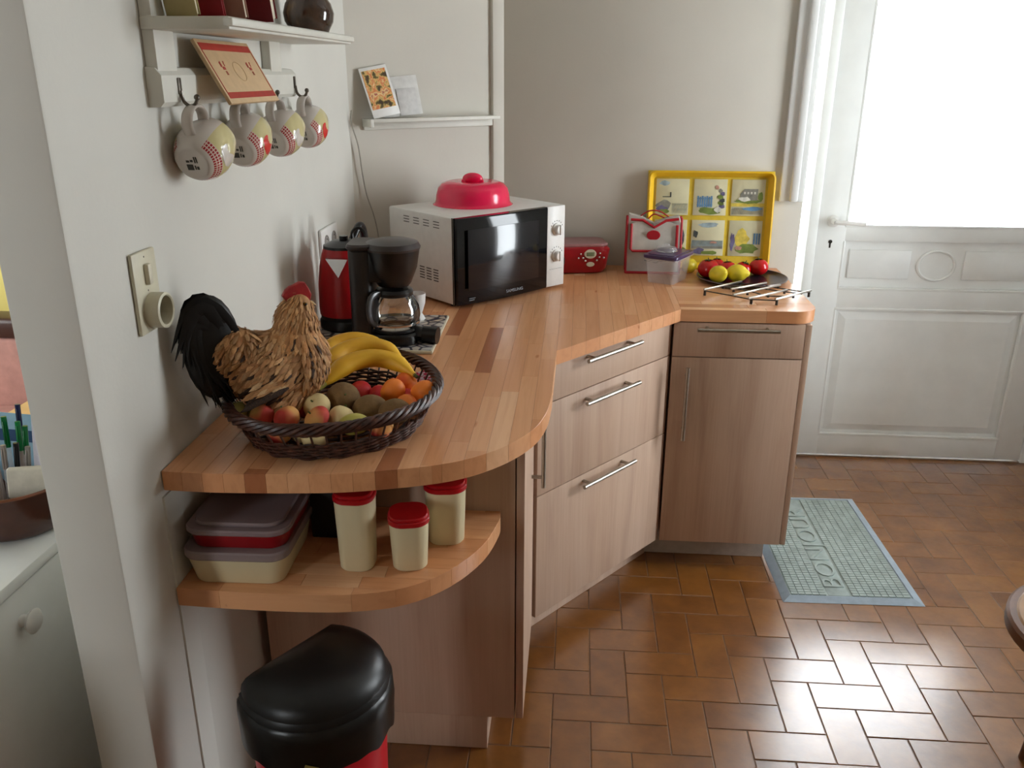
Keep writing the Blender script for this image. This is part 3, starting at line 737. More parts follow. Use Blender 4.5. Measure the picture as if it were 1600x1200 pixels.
def rr_path(w_, h0, h1, rad, y, n=5):
    out = []
    for cx, cz, a0 in ((w_-rad, h1-rad, 0), (-w_+rad, h1-rad, PI/2), (-w_+rad, h0+rad, PI), (w_-rad, h0+rad, 1.5*PI)):
        for i in range(n+1): a = a0+PI/2*i/n; out.append((cx+rad*math.cos(a), y, cz+rad*math.sin(a)))
    return out
o1 = [b.verts.new(p) for p in rr_path(TW, 0, TH, .025, .0)]; o2 = [b.verts.new(p) for p in rr_path(TW, 0, TH, .025, -.022)]
o3 = [b.verts.new(p) for p in rr_path(TW-.006, .006, TH-.006, .020, -.024)]; o4 = [b.verts.new(p) for p in rr_path(TW-.022, .022, TH-.022, .012, -.001)]
for a, c in ((o1, o2), (o2, o3), (o3, o4)):
    for i in range(len(a)): b.faces.new((a[i], a[(i+1) % len(a)], c[(i+1) % len(a)], c[i]))
obj('tray_rim', b, ym, t, ang=60)
cw, ch = .118, .128
mats = list(pc.values()); keys = list(pc.keys())
def blot(bm, poly, key, lift=0):
    y = -.0030-lift*.0004; vs = [bm.verts.new((x, y, z)) for x, z in poly]; ws = [bm.verts.new((x, y+.0006, z)) for x, z in poly]
    n = len(vs); fs = [bm.faces.new(vs), bm.faces.new(ws[::-1])]
    for i in range(n): fs.append(bm.faces.new((vs[i], ws[i], ws[(i+1) % n], vs[(i+1) % n])))
    for f_ in fs: f_.material_index = keys.index(key)
def rect(x0, z0, x1, z1): return [(x0, z0), (x1, z0), (x1, z1), (x0, z1)]
def wob(cx, cz, rx, rz, n=12, s=.25):
    return [(cx+rx*math.cos(2*PI*i/n)*(1+random.uniform(-s, s)), cz+rz*math.sin(2*PI*i/n)*(1+random.uniform(-s, s))) for i in range(n)]
pics = [(-.135, .257), (.0, .257), (.135, .257), (-.135, .112), (.0, .112), (.135, .112)]
for i, (px, pz) in enumerate(pics):
    b = B(); box(b, px-cw/2, px+cw/2, -.003, .001, pz-ch/2, pz+ch/2, .0005); pp = obj('picture', b, cream, t)
    b = B(); L, R_, D, U = px-cw/2+.003, px+cw/2-.003, pz-ch/2+.003, pz+ch/2-.003
    if i == 0:
        blot(b, rect(px, D+.022, R_, D+.038), 'blue'); blot(b, rect(px, D+.002, R_, D+.021), 'sky'); blot(b, wob(px-.03, D+.03, .026, .018), 'grey', 1); blot(b, wob(px-.036, D+.018, .020, .012), 'purple', 2); blot(b, wob(px-.03, D+.010, .018, .008), 'green', 3)
        blot(b, rect(px-.035, D+.060, px-.005, D+.063), 'dark', 2); blot(b, rect(px-.009, D+.060, px-.004, D+.078), 'dark', 3); blot(b, wob(px-.03, U-.012, .02, .008), 'sky', 1)
    elif i == 1:
        blot(b, wob(px, D+.014, .048, .012, 16), 'green', 1)
        for k in range(7): blot(b, rect(px-.045+k*.008, D+.026, px-.0395+k*.008, D+.066-.003*(k % 2)), 'blue', 2)
        blot(b, rect(px-.046, D+.055, px+.010, D+.058), 'blue', 3); blot(b, rect(px-.046, D+.032, px+.010, D+.035), 'blue', 3)
        for k in range(7): blot(b, wob(px+.034+random.uniform(-.012, .012), D+.03+k*.011, .012-.001*k, .008), ('purple', 'green', 'dark', 'green', 'purple', 'grey', 'pink')[k], 1+k % 4)
        blot(b, wob(px+.030, D+.018, .012, .010), 'white', 5)
    elif i == 2:
        blot(b, rect(L, D+.002, R_, D+.026), 'sky'); blot(b, wob(px+.018, D+.022, .032, .007), 'blue', 1); blot(b, rect(L-.003, D+.030, R_+.003, D+.042), 'yellow', 2)
        blot(b, wob(px, D+.048, .050, .007, 16), 'green', 3); blot(b, [(px-.028, D+.052), (px+.032, D+.052), (px+.034, D+.092), (px-.014, D+.092), (px-.028, D+.074)], 'grey', 4)
        for k in range(4): blot(b, rect(px-.016+k*.012, D+.074, px-.010+k*.012, D+.082), 'white', 5)
        blot(b, wob(px-.012, D+.056, .020, .008), 'white', 6); blot(b, wob(px+.044, D+.066, .009, .016), 'green', 4)
    elif i == 3:
        blot(b, wob(px+.04, D+.06, .012, .03), 'purple'); blot(b, wob(px, D+.02, .05, .014), 'green', 1)
    elif i == 4:
        blot(b, rect(L, D+.030, R_, D+.052), 'sky', 0); blot(b, rect(L, D+.022, R_, D+.031), 'grey', 1); blot(b, wob(px-.03, D+.012, .020, .012), 'purple', 2); blot(b, wob(px+.005, D+.008, .03, .007), 'green', 3)
        blot(b, wob(px+.022, D+.045, .014, .004), 'pink', 3); blot(b, wob(px-.044, D+.075, .008, .014), 'dark', 3); blot(b, wob(px, U-.014, .038, .008), 'sky', 2)
    else:
        blot(b, wob(px-.012, D+.060, .026, .034), 'yellow', 1); blot(b, wob(px+.008, D+.024, .042, .018), 'green', 2); blot(b, wob(px-.045, D+.05, .008, .030), 'purple', 3)
        for k in range(3): blot(b, rect(px+.030+k*.009, D+.04, px+.036+k*.009, D+.080), 'blue', 3)
        blot(b, wob(px-.02, D+.026, .012, .008), 'pink', 4)
    obj('printed_scene', b, mats, pp)

# ================================================================== ROUND PLATTER, LEMONS, TOMATOES
t = thing('round_platter', 'dark round metal platter holding the lemons and tomatoes', 'platter', (.507, .786, ZT+.0005))
b = B(); lathe(b, [(0, 0), (.125, 0), (.140, .004), (.152, .012), (.154, .0135), (.152, .015), (.139, .0075), (.124, .004), (0, .004)], 56); obj('plate', b, pm('dark_platter_metal', (70, 62, 76), .26, .7, var=.12, scale=9), t)
b = B(); tube(b, [(.153*math.cos(a), .153*math.sin(a), .0138) for a in [2*PI*i/56 for i in range(56)]], .0022, 6, True); obj('rolled_rim', b, pm('worn_rim', (120, 110, 110), .3, .8), t)
PZ = ZT+.0047
def fruit_bm(R, sq=1.0, groove=.08, elong=1.0, tip=0, seg=28, ring=16):
    b = B(); vs = ball(b, (0, 0, 0), R, u=seg, v=ring)
    for v in vs:
        n = v.co.normalized(); a = math.atan2(n.y, n.x)
        k = 1-groove*math.exp(-(a/.22)**2)*(1-abs(n.z)**4)
        dent = groove*1.6*math.exp(-((1-n.z)/.10)) if n.z > 0 else groove*.6*math.exp(-((1+n.z)/.08))
        v.co = Vector((n.x*R*k, n.y*R*k, n.z*R*sq*(1-dent)))
        if tip:
            if n.z > .86: v.co.z += tip*R*((n.z-.86)/.14)**1.5
            if n.z < -.86: v.co.z -= tip*.6*R*((-n.z-.86)/.14)**1.5
        v.co.x *= elong
        v.co *= 1+.02*noise.noise(v.co*60)
    return b
def fruit(name, label, cat, mat, x, y, z, R, rot=(0, 0, 0), stem=True, group=None, **k):
    t = thing(name, label, cat, (x, y, z), rot, group)
    obj('skin', fruit_bm(R, **k), FM[mat], t, ang=80)
    if stem:
        b = B(); tube(b, [(0, 0, R*k.get('sq', 1)*.84), (.0012, 0, R*k.get('sq', 1)+.003)], .0018, 6); obj('stem', b, FM['stem'], t)
    return t
fruit('lemon', 'left lemon on the dark platter, lying end-on beside the big tomato', 'lemon', 'lemon', .415, .722, PZ+.0295, .029, (1.2, .3, .5), False, sq=1.18, groove=.0, tip=.22)
fruit('lemon', 'right lemon on the dark platter, its nipple pointing to the door', 'lemon', 'lemon', .482, .742, PZ+.030, .0295, (0.25, 1.5, -.25), False, sq=1.25, groove=.0, tip=.28)
calm = pm('tomato_calyx', (58, 78, 34), .6)
def tomato(label, x, y, R, tilt=(0, 0, 0)):
    t = thing('tomato', label, 'tomato', (x, y, PZ+R*.86), tilt, 'tomatoes on the round platter')
    b = B(); vs = ball(b, (0, 0, 0), R, R, R*.86, u=28, v=16)
    for v in vs:
        a = math.atan2(v.co.y, v.co.x); n = v.co.normalized(); v.co *= 1+.02*math.cos(5*a)*max(0, n.z); v.co.z -= R*.14*math.exp(-((1-n.z)/.06)) if n.z > 0 else 0
    obj('skin', b, FM['tomato'], t, ang=80)
    b = B()
    for k in range(5):
        a = 2*PI*k/5; c, s = math.cos(a), math.sin(a)
        p = [(0, -.002), (.008, -.003), (.017, 0), (.008, .003), (0, .002)]
        vs = [b.verts.new((x_*c-y_*s, x_*s+y_*c, R*.76+(.004 if 0 < x_ < .01 else .001))) for x_, y_ in p]; b.faces.new(vs)
        ws = [b.verts.new(v.co-Vector((0, 0, .0008))) for v in vs]; b.faces.new(ws[::-1])
    tube(b, [(0, 0, R*.74), (.001, .001, R*.74+.011)], .0016, 6); obj('calyx', b, calm, t)
tomato('large red tomato at the left rim of the platter, behind the left lemon', .392, .800, .037, (.1, -.1, 0))
tomato('red tomato behind and between the two lemons', .462, .818, .031, (-.2, .1, 1))
tomato('dark red tomato at the back of the platter against the tray', .432, .872, .030, (.1, .2, 2))
tomato('small red tomato behind the right lemon', .520, .838, .028, (.2, .2, .4))
tomato('red tomato furthest right on the platter', .575, .850, .034, (.0, .15, 2.2))
# small yellow lemon end seen behind tub
fruit('lemon', 'yellow lemon half hidden between the purple-lidded tub and the platter', 'lemon', 'lemon', .338, .890, ZT+.026, .0255, (0, 1.4, .8), False, sq=1.2, groove=0, tip=.2)

# ================================================================== WIRE TRIVET
t = thing('trivet', 'steel bar trivet standing at the worktop corner', 'trivet', (.517, .553, ZT))
bars = [((.345, .549), (.488, .679)), ((.433, .562), (.568, .665)), ((.427, .485), (.607, .637)), ((.468, .445), (.615, .568)), ((.549, .440), (.689, .567))]
bars = [((a[0]-.517, a[1]-.553), (c[0]-.517, c[1]-.553)) for a, c in bars]
for a, c in bars:
    b = B(); d = Vector((c[0]-a[0], c[1]-a[1], 0)); L_ = d.length; an_ = math.atan2(d.y, d.x)
    box(b, 0, L_, -.0028, .0028, .0175, .0235, .0006, Mx=T(a[0], a[1], 0, 0, 0, an_)); obj('bar', b, 'metal', t)
b = B()
def q(i, s): a, c = bars[i]; return Vector((a[0]+(c[0]-a[0])*s, a[1]+(c[1]-a[1])*s, .0155))
tube(b, [q(0, .03), q(2, .03), q(3, .05), q(4, .03)], .002, 6); tube(b, [q(0, .5), q(1, .25), q(2, .42), q(3, .45), q(4, .45)], .002, 6)
tube(b, [q(0, .92), q(1, .88), q(2, .88), q(4, .93)], .002, 6); tube(b, [q(0, .5), q(1, .6), q(2, .7), q(4, .75)], .002, 6); obj('cross_rods', b, 'iron', t)
for i, s in ((0, .03), (0, .5), (0, .95), (1, .08), (1, .9), (2, .3), (2, .95), (3, .08), (3, .5), (3, .92), (4, .05), (4, .5), (4, .95)):
    b = B(); p = q(i, s); foot = (i, s) in ((0, .03), (3, .08), (4, .05), (4, .95), (0, .95))
    lathe(b, [(0, .0005 if foot else .010), (.0045, .0005 if foot else .010), (.0042, .0165), (0, .0165)], 10, T(p.x, p.y, 0)); obj('foot' if foot else 'joint', b, 'iron', t)

# ================================================================== WALL SOCKETS
def socket_round(b, c, rad, dep, Mx): lathe(b, [(rad, 0), (rad, dep), (rad-.004, dep+.002), (rad-.006, dep), (rad-.007, dep-.024), (0, dep-.024)], 28, Mx)
t = thing('switch_and_socket', 'cream wall plate with a switch above a protruding round socket', 'socket', (WX, -.818, 1.229))
b = B(); box(b, .0005, .008, -.041, .041, -.070, .070, .003); obj('plate', b, 'cream_plastic', t)
b = B(); socket_round(b, 0, .031, .026, T(.006, .006, -.034, 0, PI/2)); so = obj('socket_ring', b, 'cream_plastic', t)
b = B()
for s in (-.009, .009): lathe(b, [(0, 0), (.0035, 0), (.0035, .001), (0, .001)], 10, T(.0085, .006+s, -.034, 0, PI/2))
lathe(b, [(0, 0), (.0025, 0), (.0025, .016), (0, .016)], 8, T(.008, .006, -.020, 0, PI/2)); obj('socket_pins', b, 'iron', so)
b = B(); box(b, .006, .016, -.007, .009, .012, .048, .003, Mx=T(0, 0, 0, 0, 0, .1)); obj('rocker', b, pm('rocker_cream', (214, 208, 186), .3), t)
b = B()
for z in (.060, .002): lathe(b, [(0, 0), (.0022, 0), (0, .001)], 8, T(.0078, 0, z, 0, PI/2))
obj('screw', b, 'iron', t)
t = thing('double_socket', 'white double power socket on the wall above the kettle', 'socket', (WX, .285, 1.115))
b = B(); box(b, .0005, .010, -.085, .085, -.042, .042, .004); obj('plate', b, 'white_plastic', t)
for s in (-.038, .038):
    b = B(); lathe(b, [(.022, 0), (.022, .0015), (.020, .0015), (.019, -.006), (0, -.006)], 24, T(.0105, s, 0, 0, PI/2)); lathe(b, [(0, 0), (.0195, 0), (0, .0004)], 20, T(.0102, s, 0, 0, PI/2)); sk = obj('socket_well', b, pm('socket_shadow_grey', (150, 144, 138), .5), t)
    b = B(); lathe(b, [(0, 0), (.002, 0), (.002, .008), (0, .008)], 8, T(.010, s, .010, 0, PI/2)); obj('earth_pin', b, 'chrome', sk)
# ================================================================== CANTED WALL SHELF
cdv = Vector((BX-WX, BY-NY, 0)).normalized(); cang = math.atan2(cdv.y, cdv.x)
t = thing('small_shelf', 'small narrow white shelf on the canted wall above the microwave', 'shelf', (WX, NY, 1.437), cang)
b = B(); box(b, .045, .543, -.062, -.0005, -.006, .006, .002); obj('board', b, 'cream_paint', t)
b = B(); box(b, .043, .055, -.064, -.0005, -.020, .006, .002); obj('bracket', b, 'cream_paint', t)
b = B(); box(b, .045, .543, -.012, -.0005, -.030, -.006, .002); obj('wall_rail', b, 'cream_paint', t)
def postcard_mat():
    t = NT('postcard_print'); v = t.coord('Object', (1, 1, 1)); vo = t.node('ShaderNodeTexNoise'); vo.inputs['Scale'].default_value = 36; vo.inputs['Detail'].default_value = 3; t.link(v, vo.inputs['Vector'])
    t.set(Base_Color=t.ramp(vo.outputs['Fac'], [(.36, rgb(70, 50, 30)), (.42, rgb(104, 92, 40)), (.48, rgb(220, 180, 110)), (.54, rgb(206, 108, 60)), (.60, rgb(228, 200, 140)), (.68, rgb(160, 60, 60))]), Roughness=.3); return t.m
nrm_ = Vector((cdv.y, -cdv.x, 0))
def lean(s0, o0, s1, o1, h_, z0=1.4435):
    P0 = Vector((WX, NY, z0))+cdv*s0+nrm_*o0; P1 = Vector((WX, NY, z0+h_))+cdv*s1+nrm_*o1
    up = (P1-P0); rt = cdv.copy(); rt = (rt-up.normalized()*rt.dot(up.normalized())).normalized(); uz = up.normalized(); fw = uz.cross(rt)
    return P0, Matrix((rt, fw, uz)).transposed().to_euler(), up.length
P0, eu, hl = lean(.060, .055, .034, .012, .150)
t = thing('postcard', 'postcard with a warm village street picture leaning on the small shelf', 'postcard', P0, eu)
b = B(); box(b, 0, .100, 0, .0014, 0, hl, .0003); obj('card', b, 'white_plastic', t)
b = B(); box(b, .006, .092, -.0009, .0003, .026, hl-.010); obj('print', b, postcard_mat(), t)
P0, eu, hl = lean(.110, .030, .100, .006, .120)
t = thing('letter', 'plain white letter sheets leaning behind the postcard', 'letter', P0, eu)
for k, (xa, xb, h_) in enumerate(((0, .145, .125), (.060, .130, .085))):
    b = B(); box(b, xa, xb, -.003*k, .0008-.003*k, 0, h_, .0002); obj('sheet', b, pm('paper_%d' % k, (214-8*k, 212-8*k, 208-6*k), .6), t)
b = B(); c0 = [( -.795, .60, 1.47), (-.800, .612, 1.43), (-.786, .628, 1.36), (-.779, .636, 1.27), (-.770, .643, 1.20), (-.752, .655, 1.13), (-.742, .664, 1.05), (-.742, .66, .96), (-.742, .64, .908)]
tube(b, smooth_path(c0, 5), .0022, 6); tag(obj('cable', b, pm('grey_cable', (168, 162, 150), .5)), 'thin pale cable hanging down the wall corner behind the microwave', 'cable')

# ================================================================== MUG SHELF
t = thing('mug_rack_shelf', 'cream painted wall shelf with a hook rail for mugs', 'shelf', (WX, -.31, 1.52))
b = B(); box(b, .0005, .155, -.398, .405, .130, .151, .003); box(b, .145, .163, -.402, .409, .135, .149, .004); obj('shelf_board', b, 'cream_paint', t)
for y0 in (-.395, .175):
    b = B(); box(b, .0005, .022, y0, y0+.075, .010, .60, .002); obj('upright', b, 'cream_paint', t)
b = B()
for v in prism(b, [(.0005, .006), (.020, .006), (.028, .014), (.028, .058), (.018, .070), (.0005, .072)], -.400, .335): v.co = Vector((v.co.x, v.co.z, v.co.y))
obj('hook_rail', b, 'cream_paint', t, ang=10)
hook_y = [-.646, -.428, -.214, .006]
for hy in hook_y:
    y = hy+.31; b = B()
    box(b, .0275, .031, y-.006, y+.006, .026, .054, .0014)
    tube(b, smooth_path([(.0305, y, .032), (.033, y, .016), (.040, y, .008), (.048, y, .006), (.055, y, .011), (.058, y, .018)], 5), .0032, 8)
    ball(b, (.0585, y, .021), .0055, u=12, v=8); hk = obj('hook', b, 'hook_steel', t)
# mugs
def mug_mat():
    t = NT('mug_glaze'); tc = t.node('ShaderNodeTexCoord'); s = t.node('ShaderNodeSeparateXYZ'); t.link(tc.outputs['Object'], s.inputs[0])
    a = t.node('ShaderNodeMath', operation='ARCTAN2'); t.link(s.outputs[1], a.inputs[0]); nx = t.node('ShaderNodeMath', operation='MULTIPLY'); nx.inputs[1].default_value = -1; t.link(s.outputs[0], nx.inputs[0]); t.link(nx.outputs[0], a.inputs[1])
    ab = t.node('ShaderNodeMath', operation='ABSOLUTE'); t.link(a.outputs[0], ab.inputs[0])
    sec = t.node('ShaderNodeMath', operation='LESS_THAN'); sec.inputs[1].default_value = 2.45; t.link(ab.outputs[0], sec.inputs[0])
    zb = t.node('ShaderNodeMath', operation='GREATER_THAN'); zb.inputs[1].default_value = .0235; t.link(s.outputs[2], zb.inputs[0])
    zc = t.node('ShaderNodeMath', operation='GREATER_THAN'); zc.inputs[1].default_value = .007; t.link(s.outputs[2], zc.inputs[0])
    am = t.node('ShaderNodeMath', operation='MULTIPLY'); am.inputs[1].default_value = 8.0; t.link(a.outputs[0], am.inputs[0])
    zm = t.node('ShaderNodeMath', operation='MULTIPLY'); zm.inputs[1].default_value = 180.0; t.link(s.outputs[2], zm.inputs[0])
    f1 = t.node('ShaderNodeMath', operation='FRACT'); t.link(am.outputs[0], f1.inputs[0]); f2 = t.node('ShaderNodeMath', operation='FRACT'); t.link(zm.outputs[0], f2.inputs[0])
    g1 = t.node('ShaderNodeMath', operation='GREATER_THAN'); g1.inputs[1].default_value = .3; t.link(f1.outputs[0], g1.inputs[0]); g2 = t.node('ShaderNodeMath', operation='GREATER_THAN'); g2.inputs[1].default_value = .3; t.link(f2.outputs[0], g2.inputs[0])
    gg = t.node('ShaderNodeMath', operation='MULTIPLY'); t.link(g1.outputs[0], gg.inputs[0]); t.link(g2.outputs[0], gg.inputs[1])
    white = rgb(206, 198, 190)
    chk = t.mix(gg.outputs[0], rgb(214, 190, 178), rgb(158, 40, 46))
    pat = t.mix(zb.outputs[0], chk, rgb(206, 194, 142))
    p2 = t.node('ShaderNodeMath', operation='MULTIPLY'); t.link(sec.outputs[0], p2.inputs[0]); t.link(zc.outputs[0], p2.inputs[1])
    t.set(Base_Color=t.mix(p2.outputs[0], white, pat), Roughness=.15, Coat_Weight=.4); return t.m
MG = mug_mat(); MWh = pm('mug_white_glaze', (206, 198, 190), .15, var=.02, coat=.4)
mprof = [(0, .0015), (.026, .0015), (.029, 0), (.032, .001), (.041, .012), (.049, .028), (.0525, .046), (.0515, .064), (.046, .082), (.0425, .094), (.0415, .0965), (.040, .094), (.043, .080), (.0485, .062), (.0495, .046), (.046, .030), (.038, .014), (0, .006)]
b = B(); lathe(b, mprof, 40); mug_me = mesh_of('mug_body', b, MG, 60)
b = B()
hp = smooth_path([(.043, 0, .080), (.058, 0, .083), (.074, 0, .075), (.081, 0, .056), (.077, 0, .037), (.062, 0, .025), (.045, 0, .024)], 6)
tube(b, hp, .0042, 10, flat=1.0)
for v in b.verts: v.co.y *= 2.7
han_me = mesh_of('handle', b, MWh, 60)
b = B()
for x0, x1, y0, y1 in ((-.013, -.002, -.013, -.001), (.002, .006, -.012, -.006), (.003, .007, -.004, .001), (.001, .013, .004, .006), (.001, .013, .008, .010), (-.012, -.004, .002, .004), (-.012, -.006, .006, .010)): box(b, x0, x1, y0, y1, .0006, .0020)
st_me = mesh_of('base_stamp', b, 'iron')
def rad_at(z):
    P_ = mprof[2:11]
    for (r0, z0), (r1, z1) in zip(P_, P_[1:]):
        if z0 <= z <= z1: return r0+(r1-r0)*(z-z0)/(z1-z0)
    return .045
def motif(poly, mat):
    def inside(x, y):
        c = False
        for i in range(len(poly)):
            (x1, y1), (x2, y2) = poly[i-1], poly[i]
            if (y1 > y) != (y2 > y) and x < (x2-x1)*(y-y1)/(y2-y1)+x1: c = not c
        return c
    b = B(); st = .0015; grid = {}
    def vt(i, j):
        if (i, j) not in grid:
            z = .023+j*st; a = (i*st-.028)/.05+1.75; rr = rad_at(z)+.0005; grid[(i, j)] = b.verts.new((rr*math.cos(a), rr*math.sin(a), z))
        return grid[(i, j)]
    for i in range(34):
        for j in range(28):
            if inside((i+.5)*st-.028, .030+(j+.5)*st): b.faces.new((vt(i, j), vt(i+1, j), vt(i+1, j+1), vt(i, j+1)))
    return mesh_of('motif', b, mat, 80)
bird = [(-.020, .034), (-.006, .031), (.010, .035), (.018, .046), (.012, .052), (.012, .062), (.006, .067), (.0, .062), (-.006, .052), (-.014, .050), (-.024, .056), (-.025, .044)]
mo_red = motif(bird, pm('motif_red', (206, 50, 40), .2, coat=.4)); mo_wh = motif(bird, pm('motif_white', (216, 208, 198), .2, coat=.4))
ax = Vector((.10, .90, .40)).normalized(); hxv = (Vector((0, 0, 1))-ax*ax.z).normalized(); hy_ = ax.cross(hxv)
R3 = Matrix((hxv, hy_, ax)).transposed()
labs = ['cream hen mug with white bird hanging from the nearest hook', 'cream hen mug with red bird on the second hook, partly behind the nearest mug', 'cream hen mug with white bird on the third hook from the camera', 'cream hen mug with red bird on the farthest hook']
sizes = [1.0, .98, .97, .95]
for i, hy in enumerate(hook_y):
    s = sizes[i]
    m_ = thing('mug', labs[i], 'mug', (0, 0, 0), 0, 'mugs hanging from the shelf hooks')
    Rr = Matrix.Rotation((.0, .08, -.05, .05)[i], 3, 'Z') @ R3
    hook = Vector((WX+.0465, hy, 1.5245)); top_l = Vector((.0790, 0, .056))
    m_.rotation_euler = Rr.to_euler(); m_.scale = (s, s, s); m_.location = hook-Rr @ (top_l*s)-Vector((0, 0, .002))
    for nm, me in (('mug_body', mug_me), ('handle', han_me), ('base_stamp', st_me), ('motif', mo_red if i % 2 else mo_wh)): put(nm, me, m_)
# sign hanging in front of rail
signm = pm('sign_card', (206, 176, 136), .55, var=.04); signr = pm('sign_red', (170, 50, 38), .55)
sx0 = Vector((-.722, -.562, 1.528)); up_ = Vector((-.783, -.545, 1.641))-sx0; rt_ = Vector((-.722, -.292, 1.527))-sx0
SH, SW = up_.length, rt_.length; ur = rt_.normalized(); uu = (up_-ur*up_.dot(ur)).normalized(); un = ur.cross(uu)
t = thing('sign_plaque', 'beige plaque with red stripes and two little birds leaning over the hooks', 'sign', sx0, 0)
t.rotation_euler = Matrix((ur, uu, un)).transposed().to_euler()
b = B(); box(b, 0, SW, 0, SH, -.007, 0, .001); obj('panel', b, signm, t)
b = B()
box(b, .008, SW-.008, SH-.022, SH-.008, -.0002, .0008); box(b, .008, SW-.008, .010, .022, -.0002, .0008); box(b, .008, .0105, .022, SH-.022, -.0002, .0008); box(b, SW-.0105, SW-.008, .022, SH-.022, -.0002, .0008)
obj('red_border', b, signr, t)
for cx in (.065, SW-.065):
    b = B(); cz = SH*.55
    for (x, z, w_, h_) in ((0, 0, .012, .006), (-.010, .007, .003, .010), (-.006, .009, .003, .010), (.009, .008, .003, .007), (.011, .013, .004, .003), (-.001, -.010, .0015, .008), (.004, -.010, .0015, .008)):
        box(b, cx+x-w_/2, cx+x+w_/2, cz+z-h_/2, cz+z+h_/2, -.0002, .0007)
    obj('bird_print', b, signr, t)
b = B(); tube(b, [(SW/2+.024*math.cos(a), SH*.5+.020*math.sin(a), .0002) for a in [2*PI*i/24 for i in range(24)]], .0007, 5, True); obj('centre_ring', b, pm('sign_line', (190, 158, 116), .6), t)
# books on the shelf board
SZ = 1.6715
bk = [('slim cream book at the near end of the mug shelf', (186, 170, 120), -.665, .014, .17), ('red booklet between the cream and pink books on the mug shelf', (150, 20, 30), -.610, .010, .19), ('dusty pink book on the mug shelf', (170, 124, 106), -.560, .016, .18), ('dark red book leaning furthest right on the mug shelf', (120, 10, 22), -.485, .026, .20)]
for ib, (lb, c, y, th, h_) in enumerate(bk):
    bw = (.055, .080, .100, .125)[ib]
    t = thing('book', lb, 'book', (WX+.030, y, SZ+.001), (.30, 0, 0), 'books on the mug shelf')
    cm_ = pm('cover', c, .5, var=.04); b = B(); box(b, 0, bw, 0, .0016, 0, h_, .0005); box(b, 0, bw, th-.0016, th, 0, h_, .0005); box(b, 0, .0016, 0, th, 0, h_, .0004); obj('cover', b, cm_, t)
    b = B(); box(b, .002, bw-.003, .0014, th-.0014, .002, h_-.002); obj('pages', b, pm('pages', (214, 206, 184), .7), t)
t = thing('glazed_jug', 'dark brown glazed stoneware jug at the far end of the mug shelf', 'jug', (WX+.085, -.02, SZ-.0005), 2.6)
jm = NT('brown_glaze'); nn = jm.noise(jm.coord('Object', (1, 1, .5)), 26, 3); jm.set(Base_Color=jm.ramp(nn, [(.35, rgb(40, 28, 22)), (.6, rgb(78, 54, 40)), (.75, rgb(110, 84, 60))]), Roughness=.12, Coat_Weight=.5)
b = B(); lathe(b, [(0, 0), (.040, 0), (.045, .004), (.057, .026), (.060, .045), (.054, .066), (.038, .088), (.026, .102), (.024, .118), (.030, .132), (.027, .132), (.021, .118), (.023, .10), (0, .09)], 36); obj('body', b, jm.m, t)
b = B(); tube(b, smooth_path([(.028, 0, .122), (.05, 0, .124), (.068, 0, .104), (.066, 0, .078), (.052, 0, .062)], 5), .007, 8); obj('handle', b, jm.m, t)

# ================================================================== BASKET
wick = NT('dark_wicker'); nv = wick.noise(wick.coord('Object'), 60, 3); wick.set(Base_Color=wick.ramp(nv, [(.3, rgb(38, 20, 14)), (.6, rgb(72, 38, 26)), (.8, rgb(110, 66, 46))]), Roughness=.42); wickm = wick.m
BC = Vector((-.553, -.590, ZT))
t = thing('wicker_basket', 'dark wicker basket full of fruit near the rounded worktop end', 'basket', BC, 0)
def oval(a, s, z):    # rounded triangular-oval plan
    rx, ry = .200*s, .240*s
    k = 1+.035*math.cos(3*(a+.2))
    return Vector((rx*k*math.cos(a), ry*k*math.sin(a), z))
def strand(bm, s0, z0, amp, ph, n, rad, wob_=0, N=120, amp2=None):
    pts = []
    for i in range(N):
        a = 2*PI*i/N; th = n*a+ph; amp2_ = amp if amp2 is None else amp2
        pts.append(oval(a, s0+(amp*math.cos(th))/.21, z0+amp2_*math.sin(th)+wob_*math.sin(3*a+ph)))
    tube(bm, pts, rad, 5, True)
def sAt(z): return .82+.20*min(1, z/.08)
for k in range(6):
    b = B(); strand(b, sAt(.078), .0775, .0085, 2*PI*k/6, 11, .0042, .0008, 150); obj('rim_strand', b, wickm, t)
for k in range(8):
    z = .006+k*.0042; b = B(); strand(b, sAt(z), z, .0030, (k % 2)*PI+k*.3, 22, .0027, .0006, 176, .0008); obj('weaver', b, wickm, t)
b = B(); NS = 44
for i in range(NS):
    a = 2*PI*(i+.5)/NS; tube(b, [oval(a, sAt(z), z) for z in (.002, .02, .04, .06, .08)], .0022, 5)
obj('stake_ring', b, wickm, t)
b = B()
for s in [.1*k for k in range(1, 9)]: strand(b, s, .006, .0, 0, 1, .0032, 0, 60)
for i in range(10):
    a = PI*i/10; tube(b, [oval(a, .84, .004), Vector((0, 0, .004)), oval(a+PI, .84, .004)], .0028, 5)
strand(b, .83, .0035, .004, 0, 16, .003, 0, 140, .001); obj('woven_bottom', b, wickm, t)

